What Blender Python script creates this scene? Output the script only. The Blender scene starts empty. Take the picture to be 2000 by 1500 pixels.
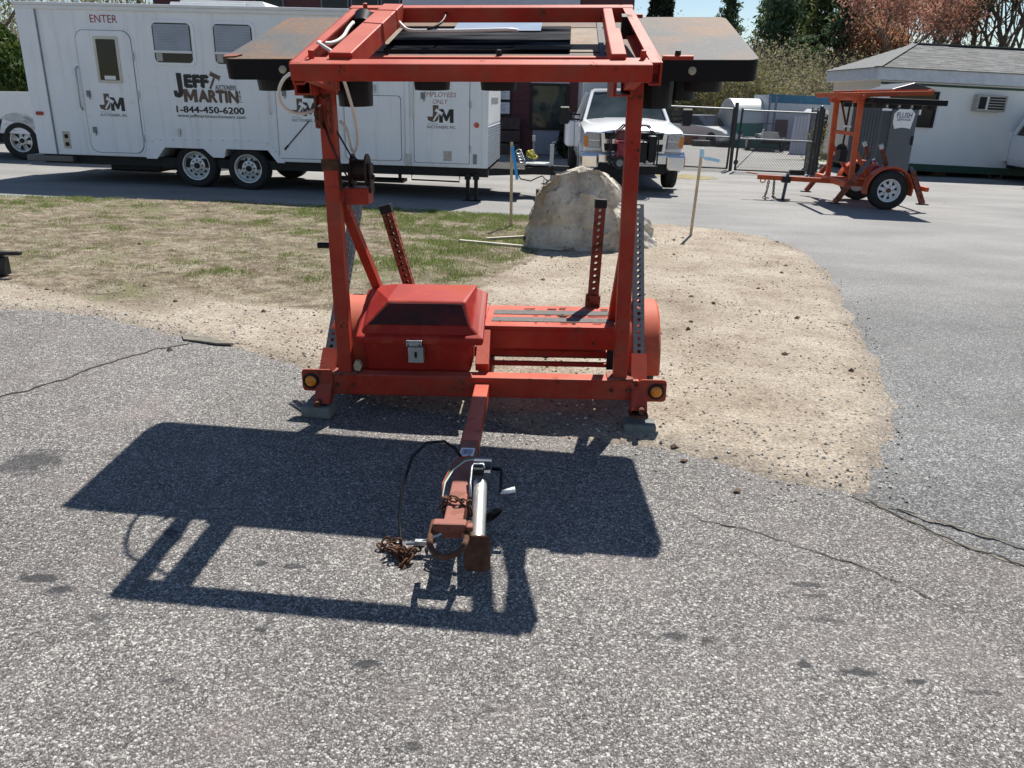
import bpy, bmesh, math, random
from mathutils import Vector, Matrix, noise
R_ = math.radians
scene = bpy.context.scene
COL = scene.collection
PI = math.pi

# ---------------------------------------------------------------- camera, sky, sun, exposure
cam_d = bpy.data.cameras.new('camera')
cam = bpy.data.objects.new('camera', cam_d)
COL.objects.link(cam)
scene.camera = cam
cam_d.sensor_width = 36.0
cam_d.lens = 36.0 * 1535.0 / 2000.0
cam_d.clip_start = 0.05
cam_d.clip_end = 3000.0
_p, _r = 0.35, 0.0192
_f = Vector((0, math.cos(_p), -math.sin(_p)))
_u = Vector((0, math.sin(_p), math.cos(_p)))
_x = Vector((1, 0, 0))
_rt = _x * math.cos(_r) + _u * math.sin(_r)
_up = _u * math.cos(_r) - _x * math.sin(_r)
cam.matrix_world = Matrix(((_rt.x, _up.x, -_f.x, 0), (_rt.y, _up.y, -_f.y, 0), (_rt.z, _up.z, -_f.z, 1.7), (0, 0, 0, 1)))

SUN = Vector((0.265, 0.624, 1.0)).normalized()
sun_el = math.asin(SUN.z)
sun_az = math.atan2(SUN.x, SUN.y)
world = bpy.data.worlds.new('World')
scene.world = world
world.use_nodes = True
nt = world.node_tree
nt.nodes.clear()
sky = nt.nodes.new('ShaderNodeTexSky')
sky.sky_type = 'NISHITA'
sky.sun_disc = False
sky.sun_elevation = sun_el
sky.sun_rotation = sun_az
sky.air_density = 1.0
sky.dust_density = 0.1
sky.ozone_density = 2.0
bg = nt.nodes.new('ShaderNodeBackground')
bg.inputs['Strength'].default_value = 0.066
wo = nt.nodes.new('ShaderNodeOutputWorld')
nt.links.new(sky.outputs[0], bg.inputs['Color'])
nt.links.new(bg.outputs[0], wo.inputs['Surface'])
sd = bpy.data.lights.new('sun', 'SUN')
sd.energy = 4.6
sd.angle = R_(0.53)
sd.color = (1.0, 0.955, 0.88)
so = bpy.data.objects.new('sun', sd)
COL.objects.link(so)
so.rotation_euler = SUN.to_track_quat('Z', 'Y').to_euler()
so.location = (10, 20, 40)
scene.view_settings.view_transform = 'Standard'
scene.view_settings.look = 'None'
scene.view_settings.exposure = 0.68
scene.view_settings.gamma = 1.0
scene.view_settings.use_curve_mapping = False

# ---------------------------------------------------------------- helpers
GX, TX = -0.0225, -0.164
def gz(x):
    return GX * (max(-25.0, min(25.0, x)) - TX)

class MB:
    def __init__(s, M=None):
        s.v = []; s.f = []; s.m = []; s.M = M
    def add(s, vs, fs, m=0):
        o = len(s.v)
        if s.M is not None:
            vs = [s.M @ Vector(a) for a in vs]
        s.v += [tuple(a) for a in vs]
        for f in fs:
            s.f.append([i + o for i in f]); s.m.append(m)
        return s
    def box(s, x0, x1, y0, y1, z0, z1, m=0, M=None):
        vs = [(x, y, z) for z in (z0, z1) for y in (y0, y1) for x in (x0, x1)]
        if M is not None: vs = [M @ Vector(v) for v in vs]
        return s.add(vs, [(0, 2, 3, 1), (4, 5, 7, 6), (0, 1, 5, 4), (2, 6, 7, 3), (0, 4, 6, 2), (1, 3, 7, 5)], m)
    def bar(s, p, q, w, h, up=(0, 0, 1), m=0, w2=None, h2=None):
        p, q = Vector(p), Vector(q)
        d = (q - p).normalized(); u = Vector(up)
        a = d.cross(u)
        if a.length < 1e-4: a = d.cross(Vector((0, 1, 0)))
        a.normalize(); b = a.cross(d)
        vs = []
        for c, ww, hh in ((p, w, h), (q, w2 or w, h2 or h)):
            for i, j in ((-1, -1), (1, -1), (1, 1), (-1, 1)):
                vs.append(c + a * (i * ww / 2) + b * (j * hh / 2))
        return s.add(vs, [(0, 1, 2, 3), (7, 6, 5, 4), (0, 4, 5, 1), (1, 5, 6, 2), (2, 6, 7, 3), (3, 7, 4, 0)], m)
    def hollow(s, p, q, w, t=0.006, up=(0, 0, 1), m=0):
        p, q = Vector(p), Vector(q); d = (q - p).normalized()
        a = d.cross(Vector(up)).normalized(); b = a.cross(d); h = w / 2 - t / 2
        for o, ww, hh in ((a * h, t, w), (a * -h, t, w), (b * h, w - 2 * t, t), (b * -h, w - 2 * t, t)):
            s.bar(p + o, q + o, ww, hh, b, m)
        return s
    def tube(s, path, r, n=8, m=0, closed=False, r2=None):
        P = [Vector(p) for p in path]; k = len(P)
        rings = []; prev = None
        for i in range(k):
            if closed: t = P[(i + 1) % k] - P[i - 1]
            else: t = P[min(i + 1, k - 1)] - P[max(i - 1, 0)]
            t.normalize()
            if prev is None:
                a = t.cross(Vector((0, 0, 1)))
                if a.length < 1e-3: a = t.cross(Vector((1, 0, 0)))
            else:
                a = prev - t * prev.dot(t)
            a.normalize(); prev = a; b = t.cross(a)
            rr = r if r2 is None else r + (r2 - r) * i / max(1, k - 1)
            rings.append([P[i] + (a * math.cos(2 * PI * j / n) + b * math.sin(2 * PI * j / n)) * rr for j in range(n)])
        vs = [v for g in rings for v in g]; fs = []
        for i in range(k if closed else k - 1):
            for j in range(n):
                i2 = (i + 1) % k
                fs.append((i * n + j, i * n + (j + 1) % n, i2 * n + (j + 1) % n, i2 * n + j))
        if not closed:
            fs.append(tuple(reversed(range(n)))); fs.append(tuple(range((k - 1) * n, k * n)))
        return s.add(vs, fs, m)
    def cyl(s, p, q, r, r2=None, n=20, m=0):
        return s.tube([p, q], r, n, m, r2=r2)
    def prism(s, poly, z0, z1, M=None, m=0):
        n = len(poly)
        vs = [(x, y, z0) for x, y in poly] + [(x, y, z1) for x, y in poly]
        if M is not None: vs = [M @ Vector(v) for v in vs]
        fs = [tuple(reversed(range(n))), tuple(range(n, 2 * n))] + [(i, (i + 1) % n, n + (i + 1) % n, n + i) for i in range(n)]
        return s.add(vs, fs, m)
    def lathe(s, prof, M=None, n=28, m=0, caps=True):
        # profile of (radius, height) round local z
        vs = []; fs = []; k = len(prof)
        for r, h in prof:
            for j in range(n):
                a = 2 * PI * j / n; v = Vector((r * math.cos(a), r * math.sin(a), h))
                vs.append(M @ v if M is not None else v)
        for i in range(k - 1):
            for j in range(n):
                fs.append((i * n + j, i * n + (j + 1) % n, (i + 1) * n + (j + 1) % n, (i + 1) * n + j))
        if caps and prof[0][0] > 1e-4: fs.append(tuple(reversed(range(n))))
        if caps and prof[-1][0] > 1e-4: fs.append(tuple(range((k - 1) * n, k * n)))
        return s.add(vs, fs, m)
    def perf(s, p, q, w, up, pitch=0.038, hole=0.011, m=0):
        # square tube with a row of round holes through each of its four sides
        p, q = Vector(p), Vector(q); L = (q - p).length; d = (q - p) / L
        a = d.cross(Vector(up)).normalized(); b = a.cross(d)
        n = int(L / pitch); pit = L / n; h = w / 2
        for nn, tt in ((b, a), (-b, -a), (a, -b), (-a, b)):
            for i in range(n):
                c = p + d * (pit * (i + .5)) + nn * h
                out = []; inn = []
                for k in range(8):
                    an = PI / 8 + k * PI / 4
                    cx, cy = math.cos(an), math.sin(an)
                    sc = 1 / max(abs(cx), abs(cy))
                    out.append(c + tt * (cx * sc * h) + d * (cy * sc * pit / 2))
                    inn.append(c + tt * (cx * hole) + d * (cy * hole))
                s.add(out + inn, [(k, (k + 1) % 8, 8 + (k + 1) % 8, 8 + k) for k in range(8)], m)
                # corners of the cell
                for k in range(4):
                    an = PI / 4 + k * PI / 2
                    sx, sy = (1 if math.cos(an) > 0 else -1), (1 if math.sin(an) > 0 else -1)
                    cc = c + tt * (sx * h) + d * (sy * pit / 2)
                    s.add([out[2 * k], cc, out[(2 * k + 1) % 8]], [(0, 1, 2)], m)
        return s
    def loft(s, rings, m=0, cap=True, closed=True):
        n = len(rings[0]); vs = [v for g in rings for v in g]; fs = []
        for i in range(len(rings) - 1):
            for j in range(n if closed else n - 1):
                fs.append((i * n + j, i * n + (j + 1) % n, (i + 1) * n + (j + 1) % n, (i + 1) * n + j))
        if cap:
            fs.append(tuple(reversed(range(n)))); fs.append(tuple(range((len(rings) - 1) * n, len(rings) * n)))
        return s.add(vs, fs, m)
    def mesh(s, name, mats):
        me = bpy.data.meshes.new(name)
        me.from_pydata(s.v, [], s.f)
        mats = mats if isinstance(mats, (list, tuple)) else [mats]
        for mm in mats: me.materials.append(mm)
        if any(s.m):
            me.polygons.foreach_set('material_index', s.m)
        me.update()
        return me
    def build(s, name, mats, parent=None, smooth=False, bevel=0, seg=2, fix=True):
        me = s.mesh(name, mats)
        if fix and len(me.polygons) < 30000:
            bm = bmesh.new(); bm.from_mesh(me)
            bmesh.ops.recalc_face_normals(bm, faces=bm.faces)
            bm.to_mesh(me); bm.free()
        o = link(name, me, parent)
        if smooth:
            me.polygons.foreach_set('use_smooth', [True] * len(me.polygons))
            if smooth != 'all':
                md = None
                try:
                    me.set_sharp_from_angle(angle=R_(35))
                except Exception:
                    pass
        if bevel:
            b = o.modifiers.new('bevel', 'BEVEL'); b.width = bevel; b.segments = seg
            b.limit_method = 'ANGLE'; b.angle_limit = R_(40)
        return o

def link(name, data, parent=None):
    o = bpy.data.objects.new(name, data)
    COL.objects.link(o)
    if parent is not None: o.parent = parent
    return o
def tag(o, label, cat, group=None, kind=None):
    o['label'] = label; o['category'] = cat
    if group: o['group'] = group
    if kind: o['kind'] = kind
    return o
def thing(name, label, cat, loc=(0, 0, 0), rot=(0, 0, 0), group=None):
    o = bpy.data.objects.new(name, None)
    COL.objects.link(o); o.location = loc; o.rotation_euler = rot; o.empty_display_size = .2
    return tag(o, label, cat, group)
def structure(o):
    o['kind'] = 'structure'; return o
def copy_tree(o, parent=None):
    c = o.copy(); COL.objects.link(c)
    if parent is not None: c.parent = parent
    for ch in list(o.children): copy_tree(ch, c)
    return c
def frame_at(o, x, y):
    # matrix with columns x, y, x cross y at origin o
    x = Vector(x).normalized(); y = Vector(y); y = (y - x * y.dot(x)).normalized(); z = x.cross(y)
    return Matrix(((x.x, y.x, z.x, o[0]), (x.y, y.y, z.y, o[1]), (x.z, y.z, z.z, o[2]), (0, 0, 0, 1)))
def rounded(w, h, r, n=5, cx=0, cy=0):
    pts = []
    for sx, sy, a0 in ((1, 1, 0), (-1, 1, 90), (-1, -1, 180), (1, -1, 270)):
        for i in range(n + 1):
            a = R_(a0 + 90 * i / n)
            pts.append((cx + sx * (w / 2 - r) + r * math.cos(a), cy + sy * (h / 2 - r) + r * math.sin(a)))
    return pts
def text(name, body, size, M, mat, parent, sx=1.0, bold=0.0, ext=0.002, align='CENTER', shear=0.0, gap=1.0):
    cu = bpy.data.curves.new(name, 'FONT')
    cu.body = body; cu.size = size; cu.align_x = align; cu.align_y = 'CENTER'
    cu.extrude = ext; cu.shear = shear; cu.space_character = gap
    cu.resolution_u = 3
    tmp = bpy.data.objects.new('tmp', cu); COL.objects.link(tmp)
    me = bpy.data.meshes.new_from_object(tmp)
    bpy.data.objects.remove(tmp); bpy.data.curves.remove(cu)
    if bold:
        # heavier strokes: shifted copies of the outline, each a hair above the last
        bm = bmesh.new(); bm.from_mesh(me)
        k = 0
        for dx, dy in ((-1, 0), (1, 0), (0, 1), (0, -1), (-.7, .7), (.7, -.7)):
            t2_ = me.copy(); k += 1
            t2_.transform(Matrix.Translation((dx * bold, dy * bold, .00025 * k))); bm.from_mesh(t2_); bpy.data.meshes.remove(t2_)
        bm.to_mesh(me); bm.free()
    me.transform(M @ Matrix.Diagonal((sx, 1, 1, 1)))
    me.name = name
    me.materials.clear(); me.materials.append(mat)
    return link(name, me, parent)

# ---------------------------------------------------------------- materials
def nmat(name):
    m = bpy.data.materials.new(name); m.use_nodes = True
    t = m.node_tree; b = t.nodes['Principled BSDF']
    return m, t, b
class NT:
    def __init__(s, t): s.t = t
    def n(s, typ, **k):
        x = s.t.nodes.new(typ)
        for a, b in k.items():
            if hasattr(x, a): setattr(x, a, b)
            else: x.inputs[a.replace('_', ' ')].default_value = b
        return x
    def l(s, a, b): s.t.links.new(a, b)
    def ramp(s, src, stops):
        r = s.t.nodes.new('ShaderNodeValToRGB')
        e = r.color_ramp.elements
        while len(e) < len(stops): e.new(0.5)
        for i, (p, c) in enumerate(stops):
            e[i].position = p
            e[i].color = (c, c, c, 1) if isinstance(c, (int, float)) else (*c, 1)
        s.l(src, r.inputs[0]); return r.outputs[0]
    def mix(s, fac, a, b, mode='MIX'):
        x = s.t.nodes.new('ShaderNodeMix'); x.data_type = 'RGBA'; x.blend_type = mode
        for i, v in ((0, fac), (6, a), (7, b)):
            if isinstance(v, (int, float)): x.inputs[i].default_value = v
            elif isinstance(v, tuple): x.inputs[i].default_value = (*v, 1)
            else: s.l(v, x.inputs[i])
        return x.outputs[2]
    def math(s, op, a, b=None, c=None):
        x = s.t.nodes.new('ShaderNodeMath'); x.operation = op
        for i, v in ((0, a), (1, b), (2, c)):
            if v is None: continue
            if isinstance(v, (int, float)): x.inputs[i].default_value = v
            else: s.l(v, x.inputs[i])
        return x.outputs[0]
def coords(N):
    return N.n('ShaderNodeTexCoord').outputs['Object']
def simple(name, col, rough=.5, metal=0., var=.12, vs=6., bump=0., bs=60., dirt=None, dirt_amt=.0, dirt_s=3., spec=None, coat=0., trans=0.):
    m, t, b = nmat(name); N = NT(t); co = coords(N)
    nz = N.n('ShaderNodeTexNoise', Scale=vs, Detail=6., Roughness=.6); N.l(co, nz.inputs['Vector'])
    lo = tuple(c * (1 - var) for c in col); hi = tuple(min(1, c * (1 + var)) for c in col)
    c = N.ramp(nz.outputs[0], [(.3, lo), (.7, hi)])
    if dirt:
        n2 = N.n('ShaderNodeTexNoise', Scale=dirt_s, Detail=8., Roughness=.7); N.l(co, n2.inputs['Vector'])
        f = N.ramp(n2.outputs[0], [(1 - dirt_amt - .08, 0.), (1 - dirt_amt + .06, 1.)])
        c = N.mix(f, c, dirt)
        rr = N.mix(f, (rough,) * 3, (.85,) * 3); N.l(rr, b.inputs['Roughness'])
    else:
        b.inputs['Roughness'].default_value = rough
    N.l(c, b.inputs['Base Color'])
    b.inputs['Metallic'].default_value = metal
    if spec is not None: b.inputs['Specular IOR Level'].default_value = spec
    if coat: b.inputs['Coat Weight'].default_value = coat; b.inputs['Coat Roughness'].default_value = .08
    if trans: b.inputs['Transmission Weight'].default_value = trans
    if bump:
        n3 = N.n('ShaderNodeTexNoise', Scale=bs, Detail=4.); N.l(co, n3.inputs['Vector'])
        bp = N.n('ShaderNodeBump', Strength=bump, Distance=.01); N.l(n3.outputs[0], bp.inputs['Height']); N.l(bp.outputs[0], b.inputs['Normal'])
    return m
def leaf_mat(name, cols, trans=.35):
    m, t, b = nmat(name); N = NT(t)
    g = N.n('ShaderNodeNewGeometry')
    k = len(cols)
    c = N.ramp(g.outputs['Random Per Island'], [(i / max(1, k - 1), cc) for i, cc in enumerate(cols)])
    N.l(c, b.inputs['Base Color']); b.inputs['Roughness'].default_value = .65
    b.inputs['Specular IOR Level'].default_value = .25
    tr = N.n('ShaderNodeBsdfTranslucent'); N.l(c, tr.inputs['Color'])
    mx = N.n('ShaderNodeMixShader'); mx.inputs[0].default_value = trans
    out = t.nodes['Material Output']
    N.l(b.outputs[0], mx.inputs[1]); N.l(tr.outputs[0], mx.inputs[2]); N.l(mx.outputs[0], out.inputs['Surface'])
    return m

def painted(name, base, fade, rust_amt=.12, rough=.5, top_sheen=(.56, .15, .10)):
    # old enamel: faded patches, scratches and rust spots
    m, t, b = nmat(name); N = NT(t); co = coords(N)
    n1 = N.n('ShaderNodeTexNoise', Scale=2.3, Detail=7., Roughness=.65); N.l(co, n1.inputs['Vector'])
    c = N.mix(N.ramp(n1.outputs[0], [(.38, 0.), (.68, 1.)]), base, fade)
    n2 = N.n('ShaderNodeTexNoise', Scale=14., Detail=9., Roughness=.72); N.l(co, n2.inputs['Vector'])
    rf = N.ramp(n2.outputs[0], [(.77 - rust_amt, 0.), (.80 - rust_amt, 1.)])
    n4 = N.n('ShaderNodeTexNoise', Scale=60., Detail=3.); N.l(co, n4.inputs['Vector'])
    rust = N.ramp(n4.outputs[0], [(.3, (.045, .016, .008)), (.7, (.16, .06, .025))])
    c = N.mix(rf, c, rust)
    n6 = N.n('ShaderNodeTexNoise', Scale=6.5, Detail=9., Roughness=.75); N.l(co, n6.inputs['Vector'])
    c = N.mix(N.ramp(n6.outputs[0], [(.47, 0.), (.66, .55)]), c, (.19, .075, .045))
    n7 = N.n('ShaderNodeTexNoise', Scale=38., Detail=6., Roughness=.7); N.l(co, n7.inputs['Vector'])
    c = N.mix(N.ramp(n7.outputs[0], [(.66, 0.), (.70, .7)]), c, (.05, .022, .014))
    # sunlit sheen painted into the colour of the upward faces
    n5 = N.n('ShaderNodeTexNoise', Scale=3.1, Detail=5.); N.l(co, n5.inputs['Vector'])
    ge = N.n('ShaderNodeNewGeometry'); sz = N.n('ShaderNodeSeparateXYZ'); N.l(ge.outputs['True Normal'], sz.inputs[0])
    c = N.mix(N.math('MULTIPLY', N.ramp(sz.outputs[2], [(.55, 0.), (.9, 1.)]), N.ramp(n5.outputs[0], [(.3, .35), (.7, .95)])), c, top_sheen)
    N.l(c, b.inputs['Base Color'])
    N.l(N.mix(rf, (rough,) * 3, (.9,) * 3), b.inputs['Roughness'])
    b.inputs['Specular IOR Level'].default_value = .25
    bp = N.n('ShaderNodeBump', Strength=.25, Distance=.004); N.l(n2.outputs[0], bp.inputs['Height']); N.l(bp.outputs[0], b.inputs['Normal'])
    return m

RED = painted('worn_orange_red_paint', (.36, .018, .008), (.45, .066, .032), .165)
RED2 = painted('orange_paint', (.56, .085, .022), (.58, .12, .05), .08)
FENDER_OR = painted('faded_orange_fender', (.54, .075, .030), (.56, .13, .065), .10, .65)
RUSTY = simple('rusty_steel', (.115, .052, .028), .85, .3, .45, 30., .5, 80.)
RUSTRED = painted('rusted_red_paint', (.22, .050, .034), (.27, .085, .06), .26, .65, top_sheen=(.30, .125, .095))
PLASTIC_RED = simple('red_plastic', (.36, .018, .009), .55, 0, .16, 3., .12, 160., (.42, .075, .04), .42, 3., spec=.3)
BLACK = simple('black_paint', (.010, .010, .011), .5, 0, .3, 8., .1, 40., spec=.3)
RUBBER = simple('tyre_rubber', (.018, .018, .018), .8, 0, .3, 20., .2, 60.)
DARKSTEEL = simple('dark_steel', (.03, .03, .032), .55, .6, .3, 12., .2, 50.)
GALV = simple('galvanised_steel', (.42, .44, .46), .42, .85, .15, 14., .1, 70.)
ZINC = simple('dull_zinc_tube', (.075, .088, .11), .55, .3, .2, 18., .1, 60.)
JACKTUBE = simple('jack_tube_steel', (.62, .60, .55), .38, .75, .12, 8., .1, 60., (.42, .26, .12), .33, 9.)
CHROME = simple('chrome', (.75, .76, .78), .13, 1., .05, 4.)
WHITEHOSE = simple('white_conduit', (.72, .69, .62), .5, 0, .1, 10.)
def gelcoat():
    m, t, b = nmat('white_gelcoat'); N = NT(t); co = coords(N)
    n1 = N.n('ShaderNodeTexNoise', Scale=1.5, Detail=6.); N.l(co, n1.inputs['Vector'])
    c = N.ramp(n1.outputs[0], [(.3, (.80, .82, .85)), (.7, (.88, .89, .90))])
    mp = N.n('ShaderNodeMapping'); mp.inputs['Scale'].default_value = (9., 9., .5); N.l(co, mp.inputs['Vector'])
    n2 = N.n('ShaderNodeTexNoise', Scale=1., Detail=8., Roughness=.7); N.l(mp.outputs[0], n2.inputs['Vector'])
    c = N.mix(N.ramp(n2.outputs[0], [(.52, 0.), (.75, .55)]), c, (.55, .52, .46))
    n3 = N.n('ShaderNodeTexNoise', Scale=5., Detail=8., Roughness=.7); N.l(co, n3.inputs['Vector'])
    c = N.mix(N.ramp(n3.outputs[0], [(.60, 0.), (.72, .35)]), c, (.60, .57, .50))
    N.l(c, b.inputs['Base Color']); b.inputs['Roughness'].default_value = .35
    return m
WHITE = gelcoat()
ALLOY = simple('wheel_alloy', (.68, .68, .66), .42, .5, .1, 8.)
TRIMWHITE = simple('white_trim', (.78, .78, .77), .35, 0, .06, 4.)
CARWHITE = simple('white_car_paint', (.80, .81, .82), .22, 0, .03, 3., coat=.6)
AMBER = simple('amber_lens', (.75, .22, .015), .2, 0, .2, 40.)
REDLENS = simple('red_lens', (.35, .02, .015), .25, 0, .2, 40.)
CLEARLENS = simple('headlamp_lens', (.42, .42, .43), .12, .3, .25, 25.)
CONC = simple('weathered_block', (.17, .18, .17), .9, 0, .25, 14., .5, 50.)
WOOD = simple('pale_lath', (.50, .40, .27), .75, 0, .2, 12., .2, 60.)
LATH = simple('grey_lath', (.52, .47, .39), .8, 0, .18, 9., .2, 60.)
BLUETAPE = simple('blue_ribbon', (.02, .32, .75), .45, 0, .12, 12.)
LBLUE = simple('pale_blue_ribbon', (.48, .74, .88), .45, 0, .1, 12.)
INK = simple('black_vinyl', (.008, .008, .009), .4, 0, .1, 9.)
BROWNINK = simple('brown_vinyl', (.115, .070, .045), .45, 0, .1, 9.)
REDINK = simple('red_vinyl', (.30, .012, .02), .45, 0, .1, 9.)
BLUEINK = simple('navy_vinyl', (.02, .03, .16), .45, 0, .1, 9.)
GASKET = simple('grey_seam', (.22, .23, .24), .6, 0, .2, 9.)
SOOT = simple('undercarriage', (.02, .019, .018), .8, 0, .3, 5.)
def glass_mat(name, col=(.012, .013, .014), rough=.06):
    m, t, b = nmat(name); N = NT(t); co = coords(N)
    nz = N.n('ShaderNodeTexNoise', Scale=1.7, Detail=3.); N.l(co, nz.inputs['Vector'])
    N.l(N.ramp(nz.outputs[0], [(.3, tuple(c * .6 for c in col)), (.7, tuple(c * 1.6 for c in col))]), b.inputs['Base Color'])
    b.inputs['Roughness'].default_value = rough
    b.inputs['Specular IOR Level'].default_value = .3
    return m
GLASS = glass_mat('dark_glass', (.010, .010, .010))
WSGLASS = glass_mat('windscreen_glass', (.04, .052, .056), .05)

# ---------------------------------------------------------------- ground
def asphalt_mat(name, dark, mid, pale, tint, far=None, chip=78.):
    m, t, b = nmat(name); N = NT(t); co = coords(N)
    v1 = N.n('ShaderNodeTexVoronoi', Scale=chip); v1.inputs['Randomness'].default_value = 1.
    # irregular chips: warp the lookup a little
    wn = N.n('ShaderNodeTexNoise', Scale=chip * .9, Detail=2.); N.l(co, wn.inputs['Vector'])
    wv = N.n('ShaderNodeVectorMath', operation='MULTIPLY_ADD')
    N.l(wn.outputs[1], wv.inputs[0]); wv.inputs[1].default_value = (.012, .012, .012); N.l(co, wv.inputs[2])
    N.l(wv.outputs[0], v1.inputs['Vector'])
    sep = N.n('ShaderNodeSeparateColor'); N.l(v1.outputs['Color'], sep.inputs[0])
    c = N.ramp(sep.outputs[0], [(.0, dark), (.42, tuple(.55 * a + .45 * d for a, d in zip(mid, dark))), (.68, mid), (.86, tuple(.6 * a + .4 * d for a, d in zip(mid, pale))), (.96, pale)])
    gap = N.ramp(v1.outputs['Distance'], [(.45, 1.), (.75, .42)])
    c = N.mix(1., c, gap, 'MULTIPLY')
    v2 = N.n('ShaderNodeTexVoronoi', Scale=chip * 2.3); N.l(wv.outputs[0], v2.inputs['Vector'])
    s2 = N.n('ShaderNodeSeparateColor'); N.l(v2.outputs['Color'], s2.inputs[0])
    c = N.mix(N.ramp(s2.outputs[1], [(.86, 0.), (.93, .8)]), c, pale)
    c = N.mix(N.ramp(s2.outputs[2], [(.82, 0.), (.92, .4)]), c, tuple(d * .5 for d in dark))
    # broad wear, pinkish and grey drifts
    n1 = N.n('ShaderNodeTexNoise', Scale=.55, Detail=6., Roughness=.6); N.l(co, n1.inputs['Vector'])
    c = N.mix(1., c, N.ramp(n1.outputs[0], [(.3, .82), (.7, 1.16)]), 'MULTIPLY')
    n2 = N.n('ShaderNodeTexNoise', Scale=2.1, Detail=5.); N.l(co, n2.inputs['Vector'])
    c = N.mix(N.ramp(n2.outputs[0], [(.5, 0.), (.72, .38)]), c, tint)
    n3 = N.n('ShaderNodeTexNoise', Scale=7., Detail=4.); N.l(co, n3.inputs['Vector'])
    c = N.mix(1., c, N.ramp(n3.outputs[0], [(.3, .9), (.7, 1.08)]), 'MULTIPLY')
    sp = N.n('ShaderNodeSeparateXYZ'); N.l(co, sp.inputs[0])
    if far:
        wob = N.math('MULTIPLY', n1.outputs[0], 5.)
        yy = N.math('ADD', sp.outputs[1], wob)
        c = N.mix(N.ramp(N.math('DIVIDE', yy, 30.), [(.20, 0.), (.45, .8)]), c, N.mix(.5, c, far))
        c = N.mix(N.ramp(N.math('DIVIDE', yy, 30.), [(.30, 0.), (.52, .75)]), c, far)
        # worn tracks along the drive
        wv2 = N.n('ShaderNodeTexNoise', Scale=1., Detail=5.); mp = N.n('ShaderNodeMapping'); mp.inputs['Scale'].default_value = (.5, 1.1, 1.)
        N.l(co, mp.inputs['Vector']); N.l(mp.outputs[0], wv2.inputs['Vector'])
        c = N.mix(1., c, N.ramp(wv2.outputs[0], [(.32, .80), (.62, 1.08)]), 'MULTIPLY')
    return m, N, b, c, sp, sep, v1, co
def finish_asphalt(N, b, c, sep, v1, rough=.8):
    N.l(c, b.inputs['Base Color']); b.inputs['Roughness'].default_value = rough
    b.inputs['Specular IOR Level'].default_value = .35
    h = N.math('ADD', N.math('MULTIPLY', sep.outputs[1], .8), N.math('MULTIPLY', v1.outputs['Distance'], -1.2))
    bp = N.n('ShaderNodeBump', Strength=.75, Distance=.006); N.l(h, bp.inputs['Height']); N.l(bp.outputs[0], b.inputs['Normal'])
STAINS = [(-2.25,3.32,.136,.135,.5),(-1.69,2.41,.08,.031,.6),(-1.58,2.35,.052,.024,.6),(-1.36,2.75,.036,.031,.55),(-.94,2.56,.023,.021,.6),(-.81,2.55,.045,.017,.5),(-1.38,2.21,.037,.027,.4),(-.82,2.17,.027,.018,.65),(-1.02,1.92,.018,.015,.5),(-.44,2.03,.042,.022,.6),(1.13,2.56,.07,.02,.5),(1.15,2.49,.06,.012,.45),(1.11,2.34,.075,.016,.4),(.57,2.22,.039,.022,.55),(.67,2.2,.025,.016,.45),(.97,2.1,.021,.02,.6),(1.14,2.07,.06,.02,.6),(1.31,2.04,.034,.012,.6),(1.5,2.0,.058,.012,.45),(-.06,1.85,.03,.017,.4),(-.26,1.7,.028,.015,.5)]
def stain_mask(N, c, co, col):
    n = N.n('ShaderNodeTexNoise', Scale=28., Detail=5., Roughness=.65); N.l(co, n.inputs['Vector'])
    for x, y, rx, ry, k in STAINS:
        mp = N.n('ShaderNodeVectorMath', operation='SUBTRACT'); N.l(co, mp.inputs[0]); mp.inputs[1].default_value = (x, y, gz(x))
        ml = N.n('ShaderNodeVectorMath', operation='MULTIPLY'); N.l(mp.outputs[0], ml.inputs[0]); ml.inputs[1].default_value = (1 / rx, 1 / ry, 0)
        ln = N.n('ShaderNodeVectorMath', operation='LENGTH'); N.l(ml.outputs[0], ln.inputs[0])
        d = N.math('ADD', ln.outputs['Value'], N.math('MULTIPLY', N.math('SUBTRACT', n.outputs[0], .5), 2.4))
        mr = N.n('ShaderNodeMapRange'); mr.clamp = True
        N.l(d, mr.inputs[0]); mr.inputs[1].default_value = .7; mr.inputs[2].default_value = 1.15; mr.inputs[3].default_value = min(.9, k * 1.45); mr.inputs[4].default_value = 0
        c = N.mix(mr.outputs[0], c, col)
    return c

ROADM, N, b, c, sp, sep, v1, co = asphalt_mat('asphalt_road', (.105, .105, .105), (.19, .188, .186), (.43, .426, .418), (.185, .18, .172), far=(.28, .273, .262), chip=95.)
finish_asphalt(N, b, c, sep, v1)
APRONM, N, b, c, sp, sep, v1, co = asphalt_mat('asphalt_apron', (.112, .105, .101), (.208, .194, .186), (.54, .52, .48), (.23, .19, .182), chip=120.)
c = stain_mask(N, c, co, (.035, .035, .038))
finish_asphalt(N, b, c, sep, v1)

def sheet(name, poly, dz, mat):
    mb = MB(); mb.add([(x, y, gz(x) + dz) for x, y in poly], [tuple(range(len(poly)))])
    return structure(mb.build(name, mat, fix=False))
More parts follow.
